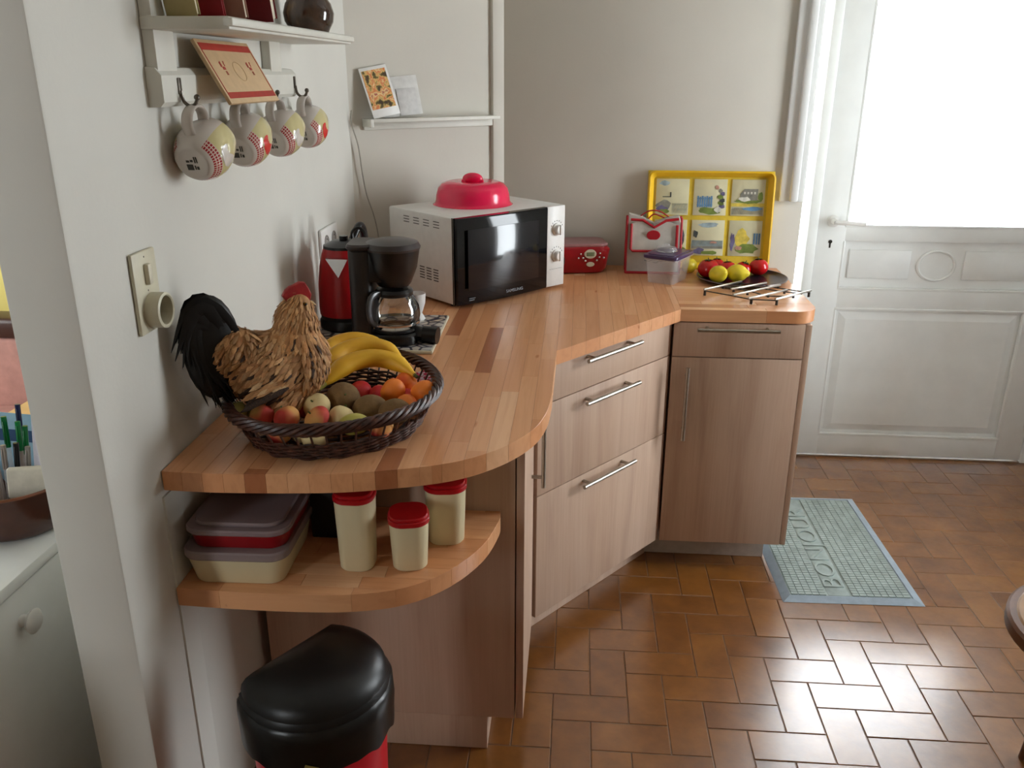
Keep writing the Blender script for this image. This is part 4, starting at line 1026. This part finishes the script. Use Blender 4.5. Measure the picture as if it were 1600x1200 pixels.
# fruit in the basket: name, label, mat, x, y, z, R, kwargs
F = [
 ('plum', 'pale green plum at the left end of the basket', 'greenplum', -.714, -.716, .968, .020, dict(sq=1.1)),
 ('plum', 'small green plum half hidden right of the leftmost plum', 'greenplum', -.690, -.688, .962, .018, dict(sq=1.05)),
 ('peach', 'red flushed peach under the rooster tail side, left of its twin', 'peach', -.662, -.722, .966, .024, dict(sq=.9)),
 ('peach', 'orange peach just right of the red flushed one below the rooster', 'peach', -.614, -.724, .963, .025, dict(sq=.9)),
 ('peach', 'brownish peach in shade right under the rooster breast', 'peach', -.608, -.655, .958, .022, dict(sq=.95)),
 ('peach', 'pale white peach in the middle of the basket front', 'whitepeach', -.572, -.668, .966, .027, dict(sq=.85)),
 ('peach', 'flat peach with a deep red patch at the basket front', 'peach', -.556, -.722, .962, .027, dict(sq=.72)),
 ('peach', 'yellowish peach between the flat peach and the big kiwi', 'whitepeach', -.518, -.690, .952, .026, dict(sq=.95)),
 ('kiwi', 'largest brown kiwi beside the rooster breast', 'kiwi', -.533, -.617, .962, .035, dict(sq=1.08, groove=0)),
 ('kiwi', 'brown kiwi in the middle of the basket', 'kiwi', -.470, -.650, .955, .030, dict(sq=1.2, groove=0, rot=(0, 1.45, .2))),
 ('kiwi', 'brown kiwi nearest the right rim of the basket', 'kiwi', -.418, -.665, .957, .027, dict(sq=1.2, groove=0, rot=(0, 1.4, .3))),
 ('apricot', 'deep red apricot just behind the largest kiwi', 'red', -.512, -.556, .958, .023, {}),
 ('apricot', 'pinkish red apricot between the two front bananas and middle kiwi', 'red', -.474, -.560, .953, .020, {}),
 ('apricot', 'large orange apricot in front of the banana tips', 'apricot', -.440, -.572, .966, .027, {}),
 ('apricot', 'orange apricot right beneath the banana tips', 'apricot', -.422, -.520, .965, .025, {}),
 ('apricot', 'red apricot wedged between the two orange apricots at right', 'red', -.412, -.560, .950, .019, {}),
 ('apricot', 'orange red apricot touching the right rim of the basket', 'apricot', -.376, -.575, .966, .027, {}),
 ('apricot', 'dull orange apricot behind the right kiwi', 'apricot', -.405, -.612, .953, .022, {}),
 ('pear', 'small pale yellow pear by the front rim', 'pear', -.484, -.722, .953, .021, dict(sq=1.45, groove=0, tip=.2, rot=(0, 1.5, .2))),
 ('peach', 'rosy peach right of the pale pear at the front rim', 'peach', -.432, -.725, .952, .024, dict(sq=.95)),
 ('peach', 'lower peach seen through the left basket openings', 'peach', -.625, -.742, .936, .023, {}),
 ('peach', 'lower peach seen through the middle basket openings', 'whitepeach', -.553, -.757, .936, .024, {}),
 ('peach', 'low peach behind the first woven gap', 'whitepeach', -.590, -.722, .930, .018, {}),
]
for i, (nm, lb, mt, x, y, z, R, k) in enumerate(F):
    k = dict(k); rot = k.pop('rot', (random.uniform(-.9, .9), random.uniform(-.9, .9), random.uniform(0, 6)))
    if nm != 'kiwi' and nm != 'pear': k.setdefault('groove', .09); k.setdefault('sq', .95)
    fruit(nm, lb, nm, mt, x, y, z, R, rot, nm not in ('apricot',), None, **k)
def banana(label, pts, R):
    t = thing('banana', label, 'banana', pts[0], 0, None); o_ = Vector(pts[0])
    P = [Vector(p)-o_ for p in smooth_path(pts, 5)]; n = len(P)
    rad = [R*(.35+.65*min(1, i/4.0)) if i < 5 else (R*max(.22, min(1, (n-1-i)/5.0+.1))) for i in range(n)]
    b = B(); tube(b, P, rad, 8); bmesh.ops.subdivide_edges(b, edges=[], cuts=1); obj('skin', b, FM['banana'], t, ang=70)
    b = B(); d = (P[-1]-P[-2]).normalized(); tube(b, [P[-1]-d*.004, P[-1]+d*.008], [R*.25, R*.18], 8); obj('tip', b, pm('banana_tip', (70, 70, 20), .7), t)
    b = B(); d = (P[0]-P[1]).normalized(); tube(b, [P[0]-d*.003, P[0]+d*.02], [R*.36, R*.3], 8); obj('stalk', b, pm('banana_stalk', (150, 140, 50), .6), t)
banana('front banana arching over the apricots', [(-.578, -.588, .985), (-.545, -.538, 1.008), (-.500, -.505, 1.014), (-.450, -.497, 1.004), (-.402, -.525, .985)], .0205)
banana('middle banana of the bunch, just behind the front one', [(-.600, -.545, .992), (-.572, -.480, 1.015), (-.525, -.445, 1.022), (-.480, -.440, 1.012), (-.440, -.462, .995)], .0205)
banana('rearmost banana beside the rooster breast', [(-.620, -.500, .985), (-.606, -.425, 1.010), (-.565, -.395, 1.018), (-.520, -.392, 1.008), (-.480, -.412, .99)], .0200)
# pink checked cloth peeping out behind the basket
def cloth_mat():
    t = NT('pink_check_cloth'); c = t.node('ShaderNodeTexChecker'); c.inputs['Scale'].default_value = 120; c.inputs[1].default_value = rgb(200, 40, 80); c.inputs[2].default_value = rgb(220, 200, 205); t.link(t.coord('Object'), c.inputs['Vector'])
    t.set(Base_Color=c.outputs[0], Roughness=.8); return t.m
b = B(); N = 12; vs = [[b.verts.new(((i/N-.5)*.10, (j/N-.5)*.06, .010+.007*noise.noise(Vector((i*.35, j*.35, 1))))) for j in range(N+1)] for i in range(N+1)]
for i in range(N):
    for j in range(N): b.faces.new((vs[i][j], vs[i+1][j], vs[i+1][j+1], vs[i][j+1]))
bmesh.ops.solidify(b, geom=b.faces[:], thickness=.002)
tag(obj('napkin', b, cloth_mat(), None, (-.440, -.330, ZT-.004), (0, 0, .5)), 'pink and white checked cloth peeping out behind the basket', 'cloth')

# ================================================================== ROOSTER
RT = math.radians(32)
ro_ = thing('rooster_figure', 'feathered decorative rooster with a black tail standing in the basket', 'decoration', (-.648, -.674, .934), RT); ro_.scale = (.95, .95, .96)
b = B()
for c, rr in (((-.002, 0, .120), (.094, .064, .074)), ((.044, 0, .130), (.068, .060, .080)), ((.052, 0, .195), (.044, .038, .062)), ((.060, 0, .240), (.026, .023, .026)),
              ((-.070, 0, .160), (.052, .044, .050)), ((.005, 0, .062), (.062, .048, .050)), ((.0, 0, .030), (.034, .034, .035)), ((.056, 0, .215), (.034, .030, .040))):
    ball(b, c, *rr, u=20, v=14)
bb = remesh(b, .006, 5)
tan_ = NT('tan_feather'); na = tan_.node('ShaderNodeAttribute'); na.attribute_name = 'Col'
fib = tan_.noise(tan_.coord('Object', (60, 60, 60)), 8, 2)
tan_.set(Base_Color=tan_.mix(tan_.ramp(fib, [(.35, (.35, .35, .35, 1)), (.65, (0, 0, 0, 1))]), na.outputs['Color'], rgb(120, 78, 44)), Roughness=.75)
skin_m = pm('rooster_down', (176, 128, 82), .8, var=.12, scale=30, bump=.4)
src = [(v.co.copy(), v.normal.copy()) for v in bb.verts]
bb.normal_update(); src = [(v.co.copy(), v.normal.copy()) for v in bb.verts]
obj('body', bb, skin_m, ro_, ang=80)
fb = B(); cl = fb.loops.layers.float_color.new('Col')
def feather(bm, p, n, d, L_, W_, col, lift=.25, droop=.0):
    d = (d-n*d.dot(n)); d = d.normalized() if d.length > 1e-4 else Vector((1, 0, 0)); s = d.cross(n).normalized()
    pts = [(0, .35), (.35, 1.0), (.75, .8), (1.0, .0)]
    L1, R1 = [], []
    for t_, w_ in pts:
        c = p+d*L_*t_+n*(lift*L_*(t_-.6*t_*t_)+.001)-Vector((0, 0, droop*L_*t_*t_)); L1.append(bm.verts.new(c+s*W_*w_/2-n*W_*.12)) ; R1.append(bm.verts.new(c-s*W_*w_/2-n*W_*.12))
    mid = [bm.verts.new(p+d*L_*t_+n*(lift*L_*(t_-.6*t_*t_)+.001)-Vector((0, 0, droop*L_*t_*t_))) for t_, _ in pts]
    fs = []
    for i in range(3):
        fs.append(bm.faces.new((mid[i], mid[i+1], L1[i+1], L1[i]))); fs.append(bm.faces.new((R1[i], R1[i+1], mid[i+1], mid[i])))
    for k, f_ in enumerate(fs):
        for lp in f_.loops: lp[cl] = col if not (len(col) == 5) else col[:4]
random.seed(11)
random.shuffle(src)
cnt = 0
for p, n in src:
    if cnt > 2300: break
    if p.z > .248 and p.x > .066: continue
    if p.z < .035 and random.random() < .6: continue
    dirv = Vector((-.75, 0, -.55)) if p.z < .17 else Vector((-.30, 0, -.9))
    if p.x > .05 and p.z < .2: dirv = Vector((-.15, 0, -1))
    dirv += Vector((random.uniform(-.2, .2), random.uniform(-.3, .3), random.uniform(-.2, .2)))
    base = random.choice([(196, 146, 96), (182, 130, 82), (206, 160, 110), (170, 118, 72), (190, 142, 90)])
    if p.z > .17 and p.x > 0: base = random.choice([(200, 146, 90), (188, 130, 76), (204, 156, 104)])
    kf = random.uniform(.82, 1.08)
    dark = random.random() < .07 and p.z < .19
    wing = abs(p.y) > .03 and -.07 < p.x < .015 and .065 < p.z < .10
    if wing and random.random() < .6: dark = True
    col = rgb(34, 24, 18) if dark else rgb(*[min(255, c*kf) for c in base])
    small = p.z > .2
    feather(fb, p, n, dirv, random.uniform(.014, .02) if small else random.uniform(.020, .032), random.uniform(.004, .006) if small else random.uniform(.007, .011), col, random.uniform(.1, .35))
    cnt += 1
obj('plumage', fb, tan_.m, ro_, kind='stuff', ang=80)
# wing feathers
fb = B(); cl = fb.loops.layers.float_color.new('Col')
for side in (-1, 1):
    for k in range(26):
        u_ = random.random(); p = Vector((.045-.075*u_, side*(.060-.010*abs(u_-.4)), .135-.035*random.random()-.02*u_))
        n = Vector((0, side, .25)).normalized(); col = rgb(190, 140, 90) if k % 3 else rgb(214, 176, 130)
        if p.z < .098: col = rgb(30, 22, 18)
        feather(fb, p, n, Vector((-1, 0, -.45)), random.uniform(.045, .065), .011, col, .10)
    for k in range(9):
        p = Vector((.012-.006*k, side*.064, .092-.002*k)); n = Vector((0, side, .1)).normalized()
        feather(fb, p, n, Vector((-1, 0, -.35)), .055, .012, rgb(24, 18, 16), .12)
obj('wing', fb, tan_.m, ro_, kind='stuff', ang=80)
blk = pm('black_tail_feather', (12, 10, 11), .45, var=.2, scale=50)
fb = B(); ball(fb, (-.115, 0, .175), .056, .026, .105, u=18, v=12, Mx=None)
def ribbon(bm, P0, P1, P2, w_, side):
    n = 9; L1 = []
    for i in range(n):
        t_ = i/(n-1); c = P0*(1-t_)**2+P1*2*t_*(1-t_)+P2*t_*t_
        tg = ((P1-P0)*(1-t_)+(P2-P1)*t_).normalized(); s = tg.cross(Vector((0, 1, 0))).normalized()
        ww = w_*(.3+.7*math.sin(PI*min(1, .12+t_*.80)))*(1-.9*max(0, t_-.75)/.25)
        L1.append((bm.verts.new(c+s*ww/2), bm.verts.new(c+Vector((0, .0025*side, 0))), bm.verts.new(c-s*ww/2)))
    for a, c in zip(L1, L1[1:]):
        bm.faces.new((a[0], a[1], c[1], c[0])); bm.faces.new((a[1], a[2], c[2], c[1]))
for k in range(170):
    u_ = random.random(); y0 = random.uniform(-.018, .018); sd = 1 if y0 > 0 else -1
    P0 = Vector((-.080+random.uniform(-.02, .02), y0, .185+random.uniform(-.035, .020)))
    rot = u_
    P1 = Vector((-.118-.075*math.sin(rot*1.7)+random.uniform(-.01, .01), y0*1.4, .352-.09*rot+random.uniform(-.015, .01)))
    P2 = Vector((-.172+.080*rot+random.uniform(-.022, .02), y0*1.4, .195-.13*rot+random.uniform(-.035, .03)))
    if k % 13 == 0: P2 = Vector((-.095+random.uniform(-.03, .03), y0*1.2, .060+random.uniform(-.01, .05)))
    ribbon(fb, P0, P1, P2, random.uniform(.015, .028), sd)
for k in range(20):
    y0 = random.uniform(-.02, .02); P0 = Vector((-.11, y0, .19)); P1 = Vector((-.165, y0*1.2, .14)); P2 = Vector((-.110+random.uniform(-.03, .045), y0, .050+random.uniform(0, .06)))
    ribbon(fb, P0, P1, P2, random.uniform(.006, .013), 1)
obj('tail', fb, blk, ro_, label='black tail feathers', ang=80)
rc_ = pm('red_comb', (150, 22, 24), .6, var=.15, scale=60, bump=.5)
b = B()
for v in prism(b, [(-.020, .0), (-.026, .012), (-.020, .021), (-.012, .026), (-.004, .031), (.006, .033), (.016, .030), (.022, .022), (.026, .010), (.022, -.002)], -.006, .006, .002): v.co = Vector((v.co.x*1.12+.058, v.co.z*1.2+.0012*math.sin(v.co.x*400), v.co.y*1.15+.248+.0018*math.sin(v.co.x*500)))
obj('comb', b, rc_, ro_, label='red comb')
b = B(); tube(b, smooth_path([(.080, 0, .243), (.088, 0, .241), (.096, 0, .235)], 3), [.0058, .005, .004, .0035, .0025, .0018, .0008], 8); obj('beak', b, pm('beak_horn', (190, 160, 110), .4), ro_)
for s in (-1, 1):
    b = B(); ball(b, (.069, s*.0205, .245), .0048, .003, .0042, u=10, v=8); ey = obj('eye', b, pm('amber_eye', (120, 84, 20), .1), ro_)
    b = B(); ball(b, (.0693, s*.0228, .245), .0025, .0014, .0024, u=10, v=6); obj('pupil', b, 'black_plastic', ey)
    b = B(); ball(b, (.082, s*.004, .226), .005, .003, .008, u=10, v=8); obj('wattle', b, rc_, ro_)
    b = B(); tube(b, [(.004, s*.018, .040), (.006, s*.020, .015), (.008, s*.020, -.008)], .004, 8)
    for a in (-.5, 0, .5, PI): tube(b, [(.008, s*.020, -.008), (.008+.022*math.cos(a), s*.020+.022*math.sin(a), -.0105)], [.0035, .0018], 6)
    obj('leg', b, pm('leg_yellow', (160, 120, 60), .6), ro_)

# ================================================================== LOWER SHELF ITEMS
SHZ = .6685
milky = clear_mat('milky_plastic', (222, 210, 172), .97, .4)
t = thing('food_box', 'large cream plastic box with a frosted lid at the bottom of the stack', 'food box', (-.698, -.748, SHZ), .03)
b = B(); rbox(b, -.096, .096, -.108, .108, 0, .060, .030, 6, .004, .10); obj('box_body', b, milky, t)
b = B(); rbox(b, -.101, .101, -.112, .112, .056, .074, .034, 6, .003); obj('lid', b, 'frosted_lid', t)
t = thing('food_box', 'red plastic box with a frosted lid stacked on the cream box', 'food box', (-.694, -.742, SHZ+.0745), .03)
b = B(); rbox(b, -.094, .094, -.104, .104, 0, .034, .032, 6, .003, .05); obj('box_body', b, 'dark_red', t)
b = B(); rbox(b, -.100, .100, -.110, .110, .030, .042, .036, 6, .003); rbox(b, -.085, .085, -.094, .094, .041, .050, .030, 6, .003); obj('lid', b, 'frosted_lid', t)
def jar(label, x, y, R, H, rz=0, wash=False):
    t = thing('storage_jar', label, 'jar', (x, y, SHZ), rz)
    b = B(); rbox(b, -R, R, -R, R, 0, H, R*.72, 6, .004, .12); obj('jar_body', b, milky, t)
    b = B(); rbox(b, -R*1.05, R*1.05, -R*1.05, R*1.05, H-.008, H+.003, R*.78, 6, .002); rbox(b, -R*.98, R*.98, -R*.98, R*.98, H+.002, H+.010, R*.7, 6, .002); obj('lid', b, 'red_plastic', t)
    return t
jar('tall cream jar with a red lid, nearest the stacked boxes', -.483, -.756, .038, .156)
jar('short cream jar with a red lid at the front of the curved shelf', -.382, -.745, .0385, .106, .2)
jar('cream jar with a red lid behind the short jar', -.325, -.640, .042, .128, .1)
t = thing('dark_block', 'dark block filling the gap behind the stacked food boxes', 'box', (-.555, -.605, SHZ))  # near-black block standing in for a dark gap
b = B(); box(b, -.05, .055, -.06, .06, 0, .150, .004); obj('box_body', b, pm('dark_box', (26, 20, 20), .6), t)
b = B(); box(b, -.053, .058, -.063, .063, .150, .162, .003); obj('lid', b, pm('dark_box_lid', (34, 26, 26), .5), t)

# ================================================================== BIN
t = thing('waste_bin', 'half-round red waste bin with a black lid under the curved shelf', 'bin', (-.515, -.972, 0), 0)
fa = math.atan2(.125, .083)   # direction of the flat back
def dshape(s=1.0, n=28):
    nrm = fa+PI/2; out = []
    half = math.radians(123)
    for i in range(n+1):
        a = nrm+PI-half+2*half*i/n; out.append((.132*s*math.cos(a), .132*s*math.sin(a)))
    return out
b = B(); prism(b, dshape(.93), .012, .535, 0, .12); obj('bin_body', b, pm('red_bin', (188, 12, 34), .35, var=.03), t)
b = B(); prism(b, dshape(.86), 0, .013, 0, 0); obj('foot_ring', b, 'black_plastic', t)
b = B(); bin_bk = pm('black_bin_plastic', (8, 8, 9), .38, var=.2, scale=30)
prism(b, dshape(1.0), .500, .575, .010, 0); obj('lid_collar', b, bin_bk, t)
b = B(); P_ = dshape(.97); rows = []
for k in range(7):
    a = k/6*PI/2; s = math.cos(a)*.96+.04; rows.append([b.verts.new((x*(s**.6), y*(s**.6), .573+.042*math.sin(a))) for x, y in P_])
for a, c in zip(rows, rows[1:]):
    for i in range(len(a)): j = (i+1) % len(a); b.faces.new((a[i], a[j], c[j], c[i]))
b.faces.new(rows[-1]); obj('swing_lid', b, bin_bk, t)
b = B()   # bin bag folded over the edge
rows = []; N = 72; D0 = dshape(1.0, 71)
for k, (s, z) in enumerate(((1.0, .560), (1.035, .555), (1.045, .53), (1.04, .50), (1.035, .475))):
    rows.append([b.verts.new((x*s*(1+.012*noise.noise(Vector((i*.5, k*.7, 0)))), y*s*(1+.012*noise.noise(Vector((i*.5, k*.7, 3)))), z+(.010*noise.noise(Vector((i*.25, 9, 0))) if k == 4 else 0))) for i, (x, y) in enumerate(D0)])
for a, c in zip(rows, rows[1:]):
    for i in range(len(a)): j = (i+1) % len(a); b.faces.new((a[i], a[j], c[j], c[i]))
obj('bin_bag', b, pm('bag_film', (14, 14, 14), .3, var=.2), t, ang=70)
b = B(); box(b, -.012, .012, -.0015, .0005, -.004, .004, .0005, Mx=T(.028, -.136, .492, 0, .35, .18)); obj('label_sticker', b, pm('sticker', (150, 132, 70), .5), t)

# ================================================================== STOOL at right edge
wd = pm('stool_wood', (150, 108, 66), .35, var=.12, scale=14); wdk = pm('stool_edge', (96, 58, 34), .35, var=.1)
t = thing('round_stool', 'brown wooden round seat cut off by the right edge of the picture', 'stool', (1.115, -.585, 0))
b = B(); lathe(b, [(0, .432), (.215, .432), (.224, .438), (.224, .462), (.218, .468), (0, .468)], 48); se = obj('seat', b, wdk, t)
b = B(); lathe(b, [(0, .4675), (.205, .4675), (.200, .4715), (0, .4715)], 48); obj('seat_top', b, wd, t)
for k in range(4):
    a = .35+k*PI/2; b = B(); tube(b, [(.11*math.cos(a), .11*math.sin(a), .434), (.15*math.cos(a), .15*math.sin(a), .002)], [.016, .013], 10); obj('leg', b, wdk, t)
b = B(); tube(b, [(.13*math.cos(a), .13*math.sin(a), .2) for a in [2*PI*i/32 for i in range(32)]], .007, 8, True); obj('foot_ring', b, wdk, t)

# ================================================================== ROOM BEYOND THE PARTITION
DZ = .72; DX = -1.075
t = thing('dresser', 'white dresser with a round knob beyond the partition wall', 'dresser', (DX, -.90, 0))
b = B(); box(b, -.44, -.018, -.55, .50, .06, DZ-.024, .003); obj('carcass', b, 'white_paint', t)
b = B(); box(b, -.45, .006, -.56, .51, DZ-.024, DZ, .003); obj('top', b, 'white_paint', t)
b = B(); box(b, -.018, 0, -.54, .49, .085, .69, .002); dq = obj('door', b, 'white_paint', t)
b = B(); lathe(b, [(0, -.002), (.012, 0), (.010, .012), (.020, .018), (.024, .024), (.018, .029), (0, .030)], 24, T(0, -.035, .628, 0, PI/2)); obj('knob', b, 'white_plastic', dq)
for x in (-.42, -.04):
    for y in (-.53, .48): b = B(); box(b, x-.02, x+.02, y-.02, y+.02, 0, .06, .002); obj('leg', b, 'white_paint', t)
t = thing('wooden_bowl', 'dark brown wooden bowl full of pens on the white dresser', 'bowl', (-1.185, -.735, DZ+.0005))
b = B(); lathe(b, [(0, 0), (.085, 0), (.100, .010), (.120, .055), (.128, .100), (.130, .106), (.123, .106), (.112, .055), (.09, .015), (0, .012)], 44); obj('bowl_body', b, pm('dark_bowl_wood', (70, 34, 20), .3, var=.2, scale=12, coat=.2), t)
b = B(); tube(b, [(.1275*math.cos(a), .1275*math.sin(a), .106) for a in [2*PI*i/44 for i in range(44)]], .0032, 6, True); obj('rim', b, pm('bowl_rim', (112, 64, 40), .35), t)
bx, by, bz = -1.185, -.735, DZ
pencol = [('green', (0, 110, 50)), ('green', (0, 96, 46)), ('green', (8, 120, 60)), ('green', (0, 100, 50)), ('dark blue', (20, 30, 70)), ('clear', (170, 165, 165)), ('black', (20, 20, 20)), ('green', (0, 104, 48)), ('grey', (120, 112, 108)), ('grey', (150, 140, 134)), ('black', (24, 24, 26)), ('grey', (136, 130, 126))]
pl = ['pen with a green cap furthest left in the bowl', 'green capped pen second from the left in the bowl', 'green capped pen in the middle of the bowl', 'green capped pen leaning towards the envelope', 'dark blue capped pen at the back of the bowl', 'clear capped pen leaning right in the bowl', 'black capped pen low in the bowl', 'short green capped pen beside the tissue packet', 'grey capped pen at the front left of the pen bunch', 'pale grey capped pen in the front middle of the bunch', 'black capped pen in the front of the bunch, right of two grey ones', 'grey capped pen at the front right, just above the tissue packet']
for i, (dx, dy, ln, lean) in enumerate(((-.010, .0, .205, -.10), (.006, .01, .21, -.04), (.024, .012, .20, .0), (.034, .004, .195, .05), (.002, .05, .22, .0), (.052, .03, .185, .1), (.07, .0, .16, .1), (.075, .02, .175, .16), (-.004, -.02, .17, -.06), (.012, -.022, .165, 0), (.028, -.016, .168, .04), (.044, -.012, .16, .07))):
    t = thing('pen', pl[i], 'pen', (bx+dx, by-.02+dy, bz+.016), (-.12, lean, 0), 'pens in the bowl')
    b = B(); tube(b, [(0, 0, 0), (0, 0, ln*.72)], .0042, 8); obj('barrel', b, 'clear_plastic' if i % 2 else pm('pen_barrel', (170, 158, 150), .3), t)
    b = B(); tube(b, [(0, 0, ln*.70), (0, 0, ln)], .0052, 8); box(b, -.0015, .0015, -.0075, -.005, ln*.72, ln*.96, .0005); obj('cap', b, pm('pen_cap', pencol[i][1], .3), t)
t = thing('envelope', 'white folded paper standing at the back of the pen bowl', 'paper', (bx+.050, by+.045, bz+.062), (-.1, .05, -.25))
b = B(); box(b, -.045, .05, 0, .0015, 0, .165, .0003); obj('sheet', b, pm('white_paper', (226, 222, 230), .6), t)
b = B(); prism(b, [(-.045, .12), (-.02, .150), (.0, .128), (.03, .178), (.05, .16), (.05, .11)], -.004, -.002, Mx=Matrix.Rotation(PI/2, 4, 'X')); obj('fold', b, pm('white_fold', (232, 228, 236), .6), t)
t = thing('leaflet', 'pale blue leaflet standing behind the pens', 'paper', (bx-.035, by+.080, bz+.035), (-.15, .1, .1))
b = B(); box(b, -.055, .045, 0, .0015, 0, .160, .0003); obj('sheet', b, pm('blue_paper', (140, 176, 196), .6), t)
b = B(); box(b, -.055, .045, -.0008, .0002, .10, .125); obj('printed_band', b, pm('blue_band', (30, 70, 110), .6), t)
t = thing('tissue_packet', 'off-white tissue packet leaning on the front of the pen bowl', 'packet', (bx+.074, by-.052, bz+.085), (-.12, .05, .3))
b = B(); vs = box(b, -.042, .042, -.008, .008, 0, .062, .005, 3)
for v in b.verts: v.co += Vector((0, .003*noise.noise(v.co*40), .004*noise.noise(v.co*30)))
obj('wrapper', b, pm('tissue_white', (198, 192, 176), .6, bump=.3), t)
t = thing('red_lighter', 'red plastic item at the left of the pen bowl', 'lighter', (bx-.045, by-.07, bz+.03), (-.1, -.1, 0))
b = B(); rbox(b, -.012, .012, -.006, .006, 0, .075, .005, 4, .002); obj('lighter_body', b, 'red_plastic', t)
b = B(); box(b, -.010, .010, -.005, .005, .075, .086, .001); obj('lighter_cap', b, 'chrome', t)
# far table and chair
lw = pm('light_table_wood', (206, 164, 110), .45, var=.08, scale=8)
t = thing('dining_table', 'light wooden table top in the room beyond the partition', 'table', (-1.30, .16, 0))
b = B(); box(b, -.27, .27, -.52, .55, .70, .73, .004); obj('tabletop', b, lw, t)
for x in (-.23, .23):
    for y in (-.48, .50): b = B(); box(b, x-.025, x+.025, y-.025, y+.025, 0, .70, .003); obj('leg', b, lw, t)
t = thing('armchair', 'mauve armchair with a dark brown wooden top rail in the far room', 'chair', (-2.05, .62, 0))
mv = pm('mauve_fabric', (176, 128, 116), .85, var=.08, scale=20, bump=.3); dk = pm('dark_chair_wood', (64, 38, 30), .4)
b = B(); box(b, -.40, .34, .0, .10, .25, .685, .03, 3); obj('backrest', b, mv, t)
b = B(); box(b, -.42, .36, -.012, .11, .675, .752, .02, 3); obj('top_rail', b, dk, t)
b = B(); box(b, -.40, .34, -.45, .01, .26, .42, .03, 3); obj('seat', b, mv, t)
for x in (-.38, .32):
    for y in (-.42, .08): b = B(); box(b, x-.02, x+.02, y-.02, y+.02, 0, .27, .003); obj('leg', b, dk, t)
